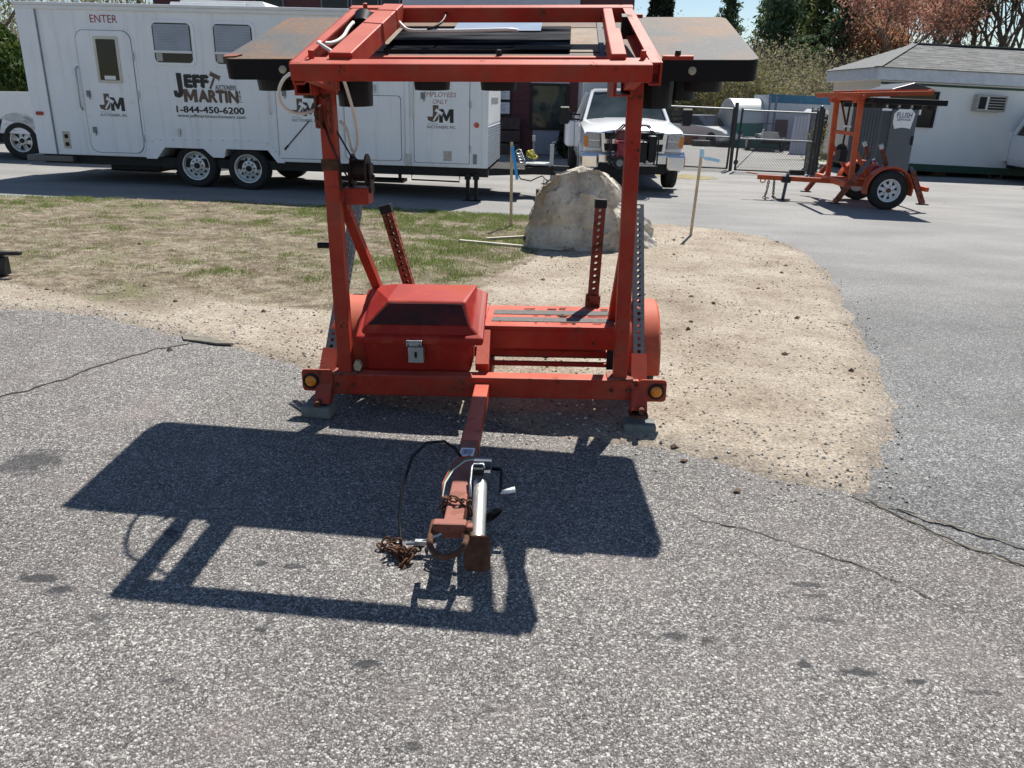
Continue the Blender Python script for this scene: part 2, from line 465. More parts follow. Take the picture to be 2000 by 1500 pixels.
# base sheet out to the horizon
mb = MB()
xs = [-700, -25, -12, 0, 12, 25, 700]; ys = [-300, 0, 30, 60, 1500]
vs = [(x, y, gz(x)) for y in ys for x in xs]
nx = len(xs)
mb.add(vs, [(j * nx + i, j * nx + i + 1, (j + 1) * nx + i + 1, (j + 1) * nx + i) for j in range(len(ys) - 1) for i in range(nx - 1)])
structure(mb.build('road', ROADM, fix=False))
ISL = [(-9.5,6.55),(-6.5,6.25),(-3.97,5.87),(-3.22,5.79),(-2.46,5.39),(-2.06,5.19),(-1.48,4.86),(-1.14,4.58),(-.71,4.24),(0,3.94),(.68,3.75),(.88,3.7),(1.09,3.59),(1.3,3.44),(1.48,3.36),(1.61,3.32),(1.72,3.34),(1.83,3.54),(2.0,3.86),(2.2,4.23),(2.4,4.67),(2.57,5.18),(2.77,5.93),(3.09,7.11),(3.45,8.51),(3.71,10.09),(3.5,11.05),(2.98,11.6),(2.3,11.85),(1.6,12.1),(-.05,12.05),(-.84,12.25),(-2.4,12.2),(-3.99,12.29),(-5.53,12.21),(-6.93,11.95),(-9.5,11.7)]
apron = [(-25, 7.8), (-9.5, 6.6)] + [(x, y + .12) for x, y in ISL[1:15]] + [(1.67, 3.26), (1.8, 3.07), (1.99, 2.86), (2.09, 2.77), (3.2, 2.15), (5, 1.4), (12, -2), (25, -8), (25, -60), (-25, -60)]
sheet('asphalt_apron', apron, .004, APRONM)

def edge_band():
    # older, darker asphalt left along the rim of the island
    P = ISL[17:27]; mb = MB(); vs = []; L = []
    for (ax, ay), (bx, by) in zip(P, P[1:]):
        for i in range(12): L.append((ax + (bx - ax) * i / 12, ay + (by - ay) * i / 12))
    n = len(L)
    for i, (x, y) in enumerate(L):
        a, c = L[max(0, i - 1)], L[min(n - 1, i + 1)]; dx, dy = c[0] - a[0], c[1] - a[1]; l = math.hypot(dx, dy)
        w = (.15 + .12 * noise.noise(Vector((x * 1.3, y * 1.3, 5))) + .02 * noise.noise(Vector((x * 9, y * 9, 5)))) * min(1, i / 30, (n - i) / 30) + .01
        nx, ny = dy / l, -dx / l
        vs += [(x - nx * .15, y - ny * .15, gz(x) + .0035), (x + nx * w, y + ny * w, gz(x) + .0035)]
    mb.add(vs, [(2 * i, 2 * i + 1, 2 * i + 3, 2 * i + 2) for i in range(n - 1)])
    m, N, b, c, sp, sep, v1, co = asphalt_mat('asphalt_rim', (.065, .067, .07), (.14, .142, .145), (.40, .40, .39), (.13, .13, .13), chip=78.)
    finish_asphalt(N, b, c, sep, v1)
    structure(mb.build('asphalt_rim', m, fix=False))
def seg_d(px, py, poly):
    best = 1e9; ins = False; n = len(poly)
    for i in range(n):
        ax, ay = poly[i]; bx, by = poly[(i + 1) % n]
        dx, dy = bx - ax, by - ay
        t = max(0, min(1, ((px - ax) * dx + (py - ay) * dy) / (dx * dx + dy * dy)))
        d = (px - ax - t * dx) ** 2 + (py - ay - t * dy) ** 2
        if d < best: best = d
        if (ay > py) != (by > py) and px < ax + (py - ay) * dx / dy: ins = not ins
    return math.sqrt(best) * (1 if ins else -1)
def sst(a, b, x):
    t = max(0, min(1, (x - a) / (b - a))); return t * t * (3 - 2 * t)
def grassline(x):
    pts = [(-10, 6.9), (-4.3, 6.5), (-2.5, 6.15), (-1.4, 5.9), (-.6, 6.6), (.2, 8.6), (1.0, 10.8), (2, 13), (5, 20)]
    for (a, c), (b, d) in zip(pts, pts[1:]):
        if a <= x <= b: return c + (d - c) * (x - a) / (b - a)
    return 30
DIST = {}
def island_z(x, y, d=None):
    if d is None: d = seg_d(x, y, ISL)
    n = noise.noise(Vector((x * 3, y * 3, 0))); n2 = noise.noise(Vector((x * 14, y * 14, 5))); n3 = noise.noise(Vector((x * .8, y * .8, 9)))
    e = d + n * .07 + n2 * .045
    h = min(e * .16, .022) + (.012 * n3 + .006 * n + .006 * n2) * sst(0, .3, e)
    return gz(x) + h + .006 * sst(0, .1, e)
def build_island():
    verts = []; faces = []; att = []; idx = {}
    def v(i, j, st, x0, y0):
        k = (st, i, j)
        if k in idx: return idx[k]
        x, y = x0 + i * st, y0 + j * st
        d = seg_d(x, y, ISL)
        z = island_z(x, y, d)
        idx[k] = len(verts); verts.append((x, y, z))
        g = sst(-.35, .55, y - grassline(x) + .8 * noise.noise(Vector((x * .9, y * .9, 2))))
        att.append((g, d)); return idx[k]
    st = .055; x0, y0 = -9.4, 3.0
    ni, nj = int(13.4 / st), int(9.4 / st)
    for j in range(nj):
        for i in range(ni):
            q = [v(i, j, st, x0, y0), v(i + 1, j, st, x0, y0), v(i + 1, j + 1, st, x0, y0), v(i, j + 1, st, x0, y0)]
            if max(att[k][1] for k in q) > -.12: faces.append(q)
    used = sorted({k for f in faces for k in f}); mp = {k: n for n, k in enumerate(used)}
    me = bpy.data.meshes.new('dirt_island')
    me.from_pydata([verts[k] for k in used], [], [[mp[k] for k in f] for f in faces])
    a = me.attributes.new('dry', 'FLOAT', 'POINT'); a.data.foreach_set('value', [att[k][0] for k in used])
    e = me.attributes.new('edge', 'FLOAT', 'POINT'); e.data.foreach_set('value', [att[k][1] for k in used])
    me.polygons.foreach_set('use_smooth', [True] * len(me.polygons))
    return structure(link('dirt_island', me))
def dirt_mat():
    m, t, b = nmat('sandy_dirt'); N = NT(t); co = coords(N)
    dry = N.n('ShaderNodeAttribute'); dry.attribute_name = 'dry'
    n1 = N.n('ShaderNodeTexNoise', Scale=1.1, Detail=9., Roughness=.7); N.l(co, n1.inputs['Vector'])
    sand = N.ramp(n1.outputs[0], [(.30, (.25, .20, .155)), (.44, (.36, .30, .235)), (.58, (.445, .385, .31)), (.72, (.51, .46, .385))])
    n2 = N.n('ShaderNodeTexNoise', Scale=5., Detail=9., Roughness=.72); N.l(co, n2.inputs['Vector'])
    straw = N.ramp(n2.outputs[0], [(.32, (.085, .066, .046)), (.45, (.185, .148, .105)), (.55, (.29, .245, .18)), (.68, (.40, .355, .285))])
    n3 = N.n('ShaderNodeTexNoise', Scale=1.3, Detail=8., Roughness=.65); N.l(co, n3.inputs['Vector'])
    straw = N.mix(N.math('MULTIPLY', N.ramp(n3.outputs[0], [(.50, 0.), (.66, .7)]), N.ramp(n2.outputs[0], [(.35, .3), (.6, 1.)])), straw, (.13, .145, .055))
    f = N.math('ADD', dry.outputs['Fac'], N.math('MULTIPLY', N.math('SUBTRACT', n2.outputs[0], .5), .9))
    c = N.mix(N.ramp(f, [(.35, 0.), (.65, 1.)]), sand, straw)
    # gravel grains
    v = N.n('ShaderNodeTexVoronoi', Scale=95.); N.l(co, v.inputs['Vector'])
    s = N.n('ShaderNodeSeparateColor'); N.l(v.outputs['Color'], s.inputs[0])
    c = N.mix(1., c, N.ramp(s.outputs[0], [(0., .62), (.35, .92), (.8, 1.1), (1., 1.35)]), 'MULTIPLY')
    n4 = N.n('ShaderNodeTexNoise', Scale=3.2, Detail=10., Roughness=.8); N.l(co, n4.inputs['Vector'])
    c = N.mix(N.ramp(n4.outputs[0], [(.56, 0.), (.66, .6)]), c, (.17, .115, .07))
    v2 = N.n('ShaderNodeTexVoronoi', Scale=34.); N.l(co, v2.inputs['Vector'])
    s2 = N.n('ShaderNodeSeparateColor'); N.l(v2.outputs['Color'], s2.inputs[0])
    c = N.mix(N.math('MULTIPLY', N.ramp(s2.outputs[0], [(.90, 0.), (.93, 1.)]), N.ramp(v2.outputs['Distance'], [(.2, 1.), (.5, 0.)])), c, (.10, .07, .05))
    # asphalt grit mixed in along the rim
    ed = N.n('ShaderNodeAttribute'); ed.attribute_name = 'edge'
    c = N.mix(N.math('MULTIPLY', N.ramp(N.math('ADD', ed.outputs['Fac'], N.math('MULTIPLY', n2.outputs[0], .16)), [(.02, .8), (.26, 0.)]), N.ramp(s.outputs[1], [(.4, 0.), (.6, 1.)])), c, (.13, .125, .12))
    N.l(c, b.inputs['Base Color']); b.inputs['Roughness'].default_value = .95; b.inputs['Specular IOR Level'].default_value = .15
    h = N.math('ADD', N.math('MULTIPLY', n4.outputs[0], 2.2), N.math('MULTIPLY', s.outputs[1], .35))
    bp = N.n('ShaderNodeBump', Strength=.8, Distance=.02); N.l(h, bp.inputs['Height']); N.l(bp.outputs[0], b.inputs['Normal'])
    return m
DIRTM = dirt_mat()
island = build_island(); island.data.materials.append(DIRTM)

# cracks in the pavement: thin jagged sunken-looking seams filled with dark grit
CRACKM = simple('crack_fill', (.036, .033, .031), .95, 0, .4, 30., .6, 80.)
GRITM = simple('grit_fill', (.15, .135, .115), .95, 0, .35, 30., .6, 80.)
def crack(pts, w, mat, seed, dz=.0075):
    random.seed(seed); P = []
    for (ax, ay), (bx, by) in zip(pts, pts[1:]):
        k = max(2, int(math.hypot(bx - ax, by - ay) / .022))
        for i in range(k):
            t = i / k; P.append((ax + (bx - ax) * t, ay + (by - ay) * t))
    P.append(pts[-1]); mb = MB(); L = []; n = len(P)
    for i, (x, y) in enumerate(P):
        a = P[max(0, i - 1)]; c = P[min(n - 1, i + 1)]
        dx, dy = c[0] - a[0], c[1] - a[1]; l = math.hypot(dx, dy); nx, ny = -dy / l, dx / l
        j = .026 * noise.noise(Vector((x * 13, y * 13, seed))) + .006 * random.uniform(-1, 1)
        x += nx * j; y += ny * j
        ww = w * (.35 + .9 * abs(noise.noise(Vector((x * 9, y * 9, seed + 7)))) + .3 * random.random()) * min(1, .25 + min(i, n - 1 - i) / 6)
        L.append((x + nx * ww / 2, y + ny * ww / 2, gz(x) + dz)); L.append((x - nx * ww / 2, y - ny * ww / 2, gz(x) + dz))
    mb.add(L, [(2 * i, 2 * i + 1, 2 * i + 3, 2 * i + 2) for i in range(n - 1)])
    return structure(mb.build('pavement_crack', mat, fix=False))
C1 = [(-3.6,3.45),(-3.2,3.8),(-2.88,4.11),(-2.78,4.24),(-2.69,4.4),(-2.63,4.63),(-2.53,4.83),(-2.42,5.04),(-2.32,5.14),(-2.2,5.25)]
crack(C1, .022, CRACKM, 1)
C2 = [(.78,3.07),(.9,2.99),(1.06,2.93),(1.2,2.83),(1.35,2.73),(1.43,2.68),(1.51,2.58),(1.62,2.46),(1.7,2.42)]
crack(C2, .008, CRACKM, 3)
C3 = [(1.6,3.30),(1.67,3.24),(1.8,3.06),(1.87,2.94),(1.99,2.84),(2.09,2.75),(2.5,2.5),(3.0,2.2)]
crack(C3, .013, CRACKM, 5, .009); crack(C3, .04, GRITM, 6, .0065)
C4 = [(1.62,3.33),(1.72,3.24),(1.85,3.13),(1.99,3.03),(2.1,2.95),(2.17,2.89),(2.7,2.6),(3.2,2.4)]
crack(C4, .02, GRITM, 8, .0085); crack(C4, .006, CRACKM, 9, .0105)
# asphalt lip broken off at the end of the crack
mb = MB(); random.seed(4)
pl = [(-2.36,5.37),(-2.30,5.40),(-2.20,5.36),(-2.08,5.28),(-1.93,5.19),(-2.05,5.19),(-2.2,5.24),(-2.31,5.27)]
mb.prism(pl, 0, .012, Matrix.Translation((0, 0, gz(-2.2) + .008)))
tag(mb.build('asphalt_slab', simple('old_asphalt_slab', (.17, .155, .125), .95, 0, .3, 20., .6, 60.)), 'loose grey flake of broken asphalt at the end of the long crack', 'asphalt flake')

# stones, clods, grass and straw
STONE_T = []
random.seed(11)
for k in range(6):
    vs = [Vector(p) for p in ((1, 0, 0), (-1, 0, 0), (0, 1, 0), (0, -1, 0), (0, 0, .7), (0, 0, -.5), (.6, .6, .35), (-.6, .55, .3))]
    vs = [p * random.uniform(.7, 1.2) for p in vs]
    bm = bmesh.new()
    for p in vs: bm.verts.new(p)
    bmesh.ops.convex_hull(bm, input=bm.verts)
    bm.verts.ensure_lookup_table(); bm.verts.index_update()
    use = [w for w in bm.verts if w.link_faces]; mp = {w.index: i for i, w in enumerate(use)}
    STONE_T.append(([w.co.copy() for w in use], [[mp[w.index] for w in f.verts] for f in bm.faces])); bm.free()
def stones(name, n, size, where, mat, seed):
    random.seed(seed); mb = MB(); c = 0; tries = 0
    while c < n and tries < n * 30:
        tries += 1
        x = random.uniform(-6.5, 3.6); y = random.uniform(3.2, 12.2)
        # thin out with distance
        if random.random() > min(1., 5.5 / y): continue
        d = seg_d(x, y, ISL)
        if random.random() > where(x, y, d): continue
        s = size(random.random()); vs, fs = random.choice(STONE_T)
        a = random.uniform(0, 6.3); ca, sa = math.cos(a), math.sin(a)
        z = (island_z(x, y, d) if d > -.02 else gz(x) + .004) + s * .15
        mb.add([(x + s * (v.x * ca - v.y * sa), y + s * (v.x * sa + v.y * ca) * .85, z + s * v.z) for v in vs], fs); c += 1
    o = mb.build(name, mat, fix=False); o['kind'] = 'stuff'; return o
def clod_w(x, y, d):
    if d < .03: return .05 if d > -.25 else 0
    g = sst(-.3, .5, y - grassline(x))
    return (.06 + 1.0 * sst(-.05, .35, noise.noise(Vector((x * 1.3, y * 1.3, 3))))) * (1 - .75 * g)
CLODM = leaf_mat('clod_brown', [(.07, .048, .034), (.14, .10, .068), (.24, .18, .125)], 0)
GRAVM = leaf_mat('gravel_grey', [(.16, .15, .14), (.30, .28, .26), (.50, .47, .42), (.62, .59, .54)], 0)
stones('dirt_clods', 3600, lambda r: .003 + .010 * r ** 3 + (.014 if r > .988 else 0), clod_w, CLODM, 21)
def grav_w(x, y, d):
    if d < -.35: return 0
    rim = sst(.9, .0, abs(d - .1)) if x < 1.4 or y < 4 else .25 * sst(.4, 0, abs(d))
    return (.15 + .85 * rim) if d > -.1 else .22 * rim
stones('gravel', 6500, lambda r: .004 + .009 * r ** 2, grav_w, GRAVM, 22)

def blades(name, n, where, hgt, wid, lean, mat, seed, clump=5):
    random.seed(seed); vs = []; fs = []; c = 0; tries = 0
    while c < n and tries < n * 20:
        tries += 1
        x = random.uniform(-9, 2.6); y = random.uniform(5.4, 12.3)
        if abs(x) > .75 * y + .3: continue
        d = seg_d(x, y, ISL) if (x > 0 or y > 11.2) else 1
        if d < .02: continue
        w = where(x, y)
        if random.random() > w: continue
        for k in range(clump):
            px, py = x + random.gauss(0, .035), y + random.gauss(0, .035)
            h = hgt * random.uniform(.5, 1.3) * (.6 + .6 * w); a = random.uniform(0, 6.28); l = lean * random.uniform(.3, 1.2) * h
            z = island_z(px, py, 1) - .004
            wd = wid * random.uniform(.7, 1.3); ca, sa = math.cos(a), math.sin(a)
            o = len(vs)
            vs += [(px - sa * wd, py + ca * wd, z), (px + sa * wd, py - ca * wd, z), (px + ca * l, py + sa * l, z + h)]
            fs.append((o, o + 1, o + 2)); c += 1
    me = bpy.data.meshes.new(name); me.from_pydata(vs, [], fs); me.materials.append(mat)
    o = link(name, me); o['kind'] = 'stuff'; return o
GREEN = leaf_mat('grass_green', [(.10, .15, .03), (.16, .22, .05), (.22, .28, .08), (.30, .32, .13)], .4)
STRAW = leaf_mat('dead_grass', [(.15, .115, .075), (.24, .19, .125), (.36, .30, .20), (.48, .42, .31)], .2)
def green_w(x, y):
    g = sst(0, .8, y - grassline(x))
    p = .7 * noise.noise(Vector((x * .8, y * 1.3, 7))) + .5 * noise.noise(Vector((x * 2.9, y * 2.9, 1))) + .45 * noise.noise(Vector((x * 8, y * 8, 3)))
    far = sst(10.2, 12.0, y) * .30 + sst(-3.6, -1., x) * sst(6.8, 8.2, y) * .34
    return g * (.03 + .97 * sst(.08, .7, p + far)) * sst(2.5, .4, x)
def green_old(x, y):
    g = sst(0, .7, y - grassline(x))
    p = noise.noise(Vector((x * 1.1, y * 1.1, 7))) + .5 * noise.noise(Vector((x * 3.3, y * 3.3, 1)))
    far = sst(9.6, 12.0, y) * .34 + sst(-3.2, -1., x) * sst(6.8, 8.2, y) * .22
    return g * sst(.12, .55, p + far) * sst(2.5, .4, x)
blades('grass', 85000, green_w, .030, .0032, .8, GREEN, 31, 4)
def straw_w(x, y):
    g = sst(-.3, .6, y - grassline(x))
    return g * (.25 + .75 * sst(-.2, .4, noise.noise(Vector((x * 1.7, y * 1.7, 4)))))
blades('dead_grass', 46000, straw_w, .018, .003, 2.6, STRAW, 32, 6)

# ---------------------------------------------------------------- the arrow board trailer in front
main = thing('board_trailer', 'orange arrow board trailer in front, battery box on deck, black sign board folded flat overhead', 'trailer', (-.164, 4.086, 0), (0, -.013, -.04))
UP = Matrix.Rotation(-.024, 4, 'Z')
def P(name, mb, mat, parent=None, **k):
    return mb.build(name, mat, parent or main, **k)
P('bumper_beam', MB().box(-.86, .86, -.04, .06, .14, .257), RED, bevel=.008)
for sx, cx, cz in ((-1, -.925, .226), (1, .952, .204)):
    mb = MB(); w = .17 if sx < 0 else .15
    mb.prism(rounded(w, .125, .02, 4), -.004, .004, frame_at((cx + (.02 if sx < 0 else -.02), -.047, cz), (1, 0, 0), (0, 0, 1)))
    br = P('light_bracket', mb, RED)
    mb = MB(); lx = cx - .015 if sx < 0 else cx
    Mx = frame_at((lx, -.0515, cz - .003), (1, 0, 0), (0, 0, 1))
    mb.lathe([(.044, -.002), (.044, .010), (.034, .013), (.032, .006)], Mx, 24, 0)
    mk = mb.build('marker_light', [BLACK], br, smooth=True)
    MB().lathe([(.031, .004), (.031, .011), (.022, .018), (0, .020)], Mx, 24).build('lens', AMBER, mk, smooth=True)
# stabiliser legs at the front corners, swung up and back
for sx, b0, t0 in ((-1, (-.875, -.092, .09), (-.815, .734, 1.079)), (1, (.858, -.092, .09), (.882, .726, 1.086))):
    b0, t0 = Vector(b0), Vector(t0); d = (t0 - b0).normalized()
    mb = MB(); mb.hollow(b0 - d * .0, b0 + d * .33, .085, .006, (0, -1, 0))
    sl = P('leg_sleeve', mb, RED)
    mb = MB(); e = b0 + Vector((0, -.046, .04))
    mb.cyl(b0 + Vector((.01 * sx, -.075, .035)), b0 + Vector((.01 * sx, -.02, .035)), .016, n=10)
    mb.box(b0.x - .05, b0.x + .05, b0.y - .04, b0.y + .05, .075, .09)
    mb.build('leg_foot', RUSTY, sl)
    P('stabilizer_leg', MB().perf(b0 + d * .02, t0, .062, (0, -1, 0)), ZINC)
    # concrete block under it
# concrete pads (things of their own)
for lx, wd, lab in ((-.90, .165, 'grey block under the front leg at the amber light that stands over bare asphalt'),
                    (.865, .175, 'grey block under the front leg at the amber light next to the sand')):
    p = main.matrix_basis @ Vector((lx, -.075, 0))
    mb = MB(); mb.box(-wd / 2, wd / 2, -.075, .05, 0, .068)
    o = mb.build('support_block', CONC, None, bevel=.012); o.location = (p.x, p.y, gz(p.x) + .004); o.rotation_euler = (0, .0225, -.04 if lx > 0 else -.1)
    tag(o, lab, 'block', 'blocks under the stabilizer legs')
# rear legs standing on the deck
for b0, t0 in (((-.475, .77, .40), (-.654, .80, 1.066)), ((.632, .745, .40), (.665, .80, 1.114))):
    b0, t0 = Vector(b0), Vector(t0); d = (t0 - b0).normalized()
    lg = P('rear_leg', MB().perf(b0, t0, .064, (0, -1, 0)), RUSTRED)
    MB().bar(t0 - d * .045, t0 + d * .006, .072, .072, (0, -1, 0)).build('leg_cap', BLACK, lg, bevel=.004)
    sl = MB(); sl.hollow(b0 - d * .06, b0 + d * .14, .088, .007, (0, -1, 0)); P('rear_leg_sleeve', sl, RUSTRED)
# masts and braces
for x in (-.757, .757):
    P('mast_post', MB().bar((x, .017, .257), (x, .017, 1.775), .074, .078, (0, 1, 0)), RED, bevel=.005)
    mb = MB()
    mb.add([(x - .02, -.03, 1.768), (x + .07, -.03, 1.768), (x - .03, -.22, 1.79), (x - .02, -.03, 1.764), (x + .07, -.03, 1.764), (x - .03, -.22, 1.786)], [(0, 1, 2), (5, 4, 3), (0, 3, 4, 1), (1, 4, 5, 2), (2, 5, 3, 0)])
    P('gusset_plate', mb, RED)
    P('carrier_bar', MB().bar((x * .94, .0, 1.745), (x * .90 + .02, -.66, 1.79), .05, .05), RED)
    xs = x - .07
    mb = MB(); mb.hollow((xs, -.14, 1.742), (xs, .42, 1.742), .078, .007)
    mb.box(xs - .046, xs - .040, -.13, .05, 1.70, 1.80); mb.box(xs + .040, xs + .046, -.13, .05, 1.70, 1.80)
    P('pivot_tube', mb, RED)
P('post_brace', MB().bar((-.725, .07, 1.17), (-.615, .42, .56), .05, .05, (1, 0, 0)), RED, bevel=.003)
P('post_brace', MB().bar((.752, .07, .95), (.735, .42, .47), .05, .05, (1, 0, 0)), RED, bevel=.003)

# deck across the axle
mb = MB(); mb.box(-.75, -.01, .47, .725, .445, .47); mb.box(-.01, .745, .25, .725, .445, .47); mb.box(-.01, .745, .25, .262, .335, .445); mb.box(-.75, .745, .713, .725, .335, .445)
mb.box(-.01, .745, .262, .30, .335, .345)
deck = P('deck', mb, RED, bevel=.004)
for y0, y1 in ((.345, .435), (.505, .60)):
    MB().box(.03, .735, y0, y1, .471, .4735).build('grip_strip', simple('grip_tape', (.15, .145, .14), .95, 0, .25, 40., .5, 200.), deck)
mb = MB(); random.seed(3)
for k in range(26):
    x = random.uniform(.06, .7); y = random.choice((.31, .47, .63)) + random.uniform(-.02, .02)
    mb.box(x, x + random.uniform(.01, .06), y, y + random.uniform(.004, .02), .4735, .476, M=Matrix.Translation((0, 0, random.uniform(0, .004))))
mb.build('paint_flakes', RUSTY, deck)['kind'] = 'stuff'
for y, z, h in ((.36, .255, .035), (.31, .21, .022)):
    P('cross_bar', MB().box(-.05, .76, y, y + .04, z, z + h), RED, bevel=.003)
for x in (.735, -.735):
    mb = MB(); mb.box(x - .03, x + .03, .30, .32, .20, .40); mb.tube([(x, .26, .34), (x + .02, .35, .30), (x, .45, .285), (x - .01, .55, .30), (x, .64, .34)], .022, 6)
    P('spring_hanger', mb, DARKSTEEL)
P('axle', MB().cyl((-.95, .42, .26), (.98, .42, .26), .03, n=12), DARKSTEEL)

for x in (-.80, -.71, .71, .80):
    P('bolt', MB().cyl((x, -.052, .20), (x, -.038, .20), .011, n=6), RUSTY)
for x in (-.78, -.735, .735, .78):
    P('bolt', MB().cyl((x, -.032, 1.70), (x, -.02, 1.70), .010, n=6), RUSTY)
for x in (-.757, .757):
    P('base_plate', MB().box(x - .07, x + .07, -.045, .075, .2575, .266), RUSTRED, bevel=.002)
# wheels and fenders
def tyre_mb(R, w, rim, M, tread=True, n=40):
    mb = MB(); s = w / 2
    prof = [(rim, -s * .82), (rim + (R - rim) * .35, -s * 1.0), (rim + (R - rim) * .75, -s * .98), (R - .012, -s * .82), (R, -s * .6), (R, -s * .2), (R - .008, -s * .17), (R - .008, s * -.1), (R, -s * .07), (R, s * .07), (R - .008, s * .1), (R - .008, s * .17), (R, s * .2), (R, s * .6), (R - .012, s * .82), (rim + (R - rim) * .75, s * .98), (rim + (R - rim) * .35, s), (rim, s * .82)]
    mb.lathe(prof, M, n, caps=False); return mb
def wheel(parent, c, R, w, rimr, axis, style, rimmat):
    # axis points outward
    ax = Vector(axis).normalized(); M = frame_at(c, ax.cross(Vector((0, 0, 1))), (0, 0, 1))
    if (M.to_3x3() @ Vector((0, 0, 1))).dot(ax) < 0: M = frame_at(c, Vector((0, 0, 1)).cross(ax), (0, 0, 1))
    wh = tyre_mb(R, w, rimr, M).build('wheel', RUBBER, parent, smooth=True)
    s = w / 2; mb = MB()
    mb.lathe([(0, s * .1), (rimr * .97, s * .1), (rimr * 1.0, s * .86), (rimr * 1.02, s * .92), (rimr * .96, s * .90), (rimr * .90, s * .62), (rimr * .86, s * .30), (rimr * .78, s * .22), (rimr * .55, s * .42), (rimr * .34, s * .48), (rimr * .3, s * .62), (0, s * .64)], M, 40)
    rm = mb.build('rim', rimmat, wh, smooth=True)
    hb = MB(); holes = MB()
    def disc(r, z, ang, rr, nn=10, sq=1.0):
        cc = M @ Vector((r * math.cos(ang), r * math.sin(ang), z)); mm = M.copy(); mm.translation = cc
        holes.lathe([(rr, -.004), (rr, .006), (0, .007)], mm, nn)
    if style == 'holes10':
        for k in range(10): disc(rimr * .66, s * .335, k * PI / 5, rimr * .10)
    elif style == 'spoke':
        for k in range(8):
            a = k * PI / 4 + .2
            for dx in (-1, 1): pass
            p = [(.80, a - .20), (.80, a + .20), (.52, a + .10), (.52, a - .10)]
            zs = {.80: s * .245 + .006, .52: s * .455 + .006}
            holes.add([M @ Vector((rimr * r * math.cos(t), rimr * r * math.sin(t), zs[r])) for r, t in p], [(0, 1, 2, 3)])
    elif style == 'alloy':
        for k in range(6):
            a = k * PI / 3 + .25
            p = [(.86, a - .22), (.86, a + .22), (.42, a + .13), (.42, a - .13)]
            zs = {.86: s * .34 + .006, .42: s * .475 + .006}
            holes.add([M @ Vector((rimr * r * math.cos(t), rimr * r * math.sin(t), zs[r])) for r, t in p], [(0, 1, 2, 3)])
    if holes.v: holes.build('rim_holes', BLACK, wh)['kind'] = 'stuff'
    for k in range(5 if style != 'holes10' else 8):
        a = k * 2 * PI / (5 if style != 'holes10' else 8)
        hb.cyl(M @ Vector((rimr * .40 * math.cos(a), rimr * .40 * math.sin(a), s * .4)), M @ Vector((rimr * .40 * math.cos(a), rimr * .40 * math.sin(a), s * .62)), rimr * .05, n=6)
    hb.lathe([(rimr * .22, s * .6), (rimr * .2, s * .85), (rimr * .1, s * .92), (0, s * .93)], M, 16)
    hb.build('hub', DARKSTEEL if style != 'spoke' else RUSTRED, wh, smooth=True)
    return wh
def fender_mb(c, x0, x1, R, a0, a1, th=.006, lip=.03, n=18, flat=.0):
    mb = MB(); rings = []
    for i in range(n + 1):
        a = R_(a0 + (a1 - a0) * i / n)
        cy, cz_ = math.cos(a), math.sin(a)
        g = []
        for (x, rr) in ((x0, R - lip), (x0, R - .012), (x0 + .012, R), (x1 - .012, R), (x1, R - .012), (x1, R - lip), (x1 - th, R - lip), (x1 - th, R - .02), (x0 + th, R - .02), (x0 + th, R - lip)):
            g.append((x, c[1] + rr * cy, c[2] + rr * cz_))
        rings.append(g)
    mb.loft(rings); return mb
P('fender', fender_mb((0, .43, .275), .80, .99, .315, -8, 188), FENDER_OR, smooth=True)
P('fender', fender_mb((0, .43, .275), -.885, -.635, .315, -8, 188), FENDER_OR, smooth=True)
wheel(main, (.895, .43, .262), .262, .15, .155, (1, 0, 0), 'spoke', TRIMWHITE)
wheel(main, (-.78, .43, .262), .262, .15, .155, (-1, 0, 0), 'spoke', TRIMWHITE)

# tongue, ring hitch, chain
P('tongue', MB().bar((0, .5, .185), (.012, -.80, .185), .078, .075), RED, bevel=.005)
P('tongue_end', MB().bar((.012, -.80, .185), (.018, -1.545, .187), .0785, .0755, w2=.072, h2=.062), RUSTRED, bevel=.006)
P('tongue_brace', MB().bar((-.006, .255, .425), (-.002, .045, .285), .075, .06, w2=.075), RED, bevel=.004)
P('tongue_strap', MB().box(-.052, .072, -1.575, -1.53, .196, .234).box(.072, .098, -1.58, -1.545, .205, .228), RUSTRED, bevel=.008)
ring = []
for k in range(17):
    a = PI + PI * k / 16
    ring.append((.010 + .066 * math.cos(a), -1.60 + .105 * math.sin(a), .192 - .012 * math.sin(PI * k / 16)))
ring = [(-.056, -1.50, .20)] + ring + [(.076, -1.50, .20)]
P('hitch_ring', MB().tube(ring, .0115, 10), RUSTY, smooth='all')
def chain_mb(path, L=.034, r=.0042):
    mb = MB(); pts = [Vector(p) for p in path]; acc = []
    for a, b in zip(pts, pts[1:]):
        n = max(1, round((b - a).length / (L * .72)))
        for i in range(n): acc.append(((a + (b - a) * (i / n)), (b - a).normalized()))
    for i, (c, d) in enumerate(acc):
        s = d.cross(Vector((.1, .2, 1))); s.normalize(); s2 = d.cross(s)
        w = s if i % 2 else s2
        loop = []
        for k in range(10):
            a = 2 * PI * k / 10; x = math.cos(a); y = math.sin(a)
            loop.append(c + d * (L * .28 * (1 if x > .3 else -1 if x < -.3 else 0) + L * .24 * x) + w * (L * .33 * y))
        mb.tube(loop, r, 5, closed=True)
    return mb
random.seed(8)
wrap = [(-.03 + .0, -1.36, .13), (-.038, -1.37, .20), (-.02, -1.38, .238), (.03, -1.40, .24), (.07, -1.41, .225), (.078, -1.44, .16), (.075, -1.50, .10)]
drape = [(-.03, -1.36, .13), (-.05, -1.38, .09), (-.09, -1.41, .06), (-.14, -1.43, .035), (-.19, -1.43, .02), (-.24, -1.43, .014)]
pile = []
for k in range(20):
    t = k / 19; pile.append((-.225 + .06 * t + .028 * math.sin(k * 2.3), -1.41 - .10 * t + .03 * math.cos(k * 1.9), .012 + .02 * (k % 3)))
ch = MB()
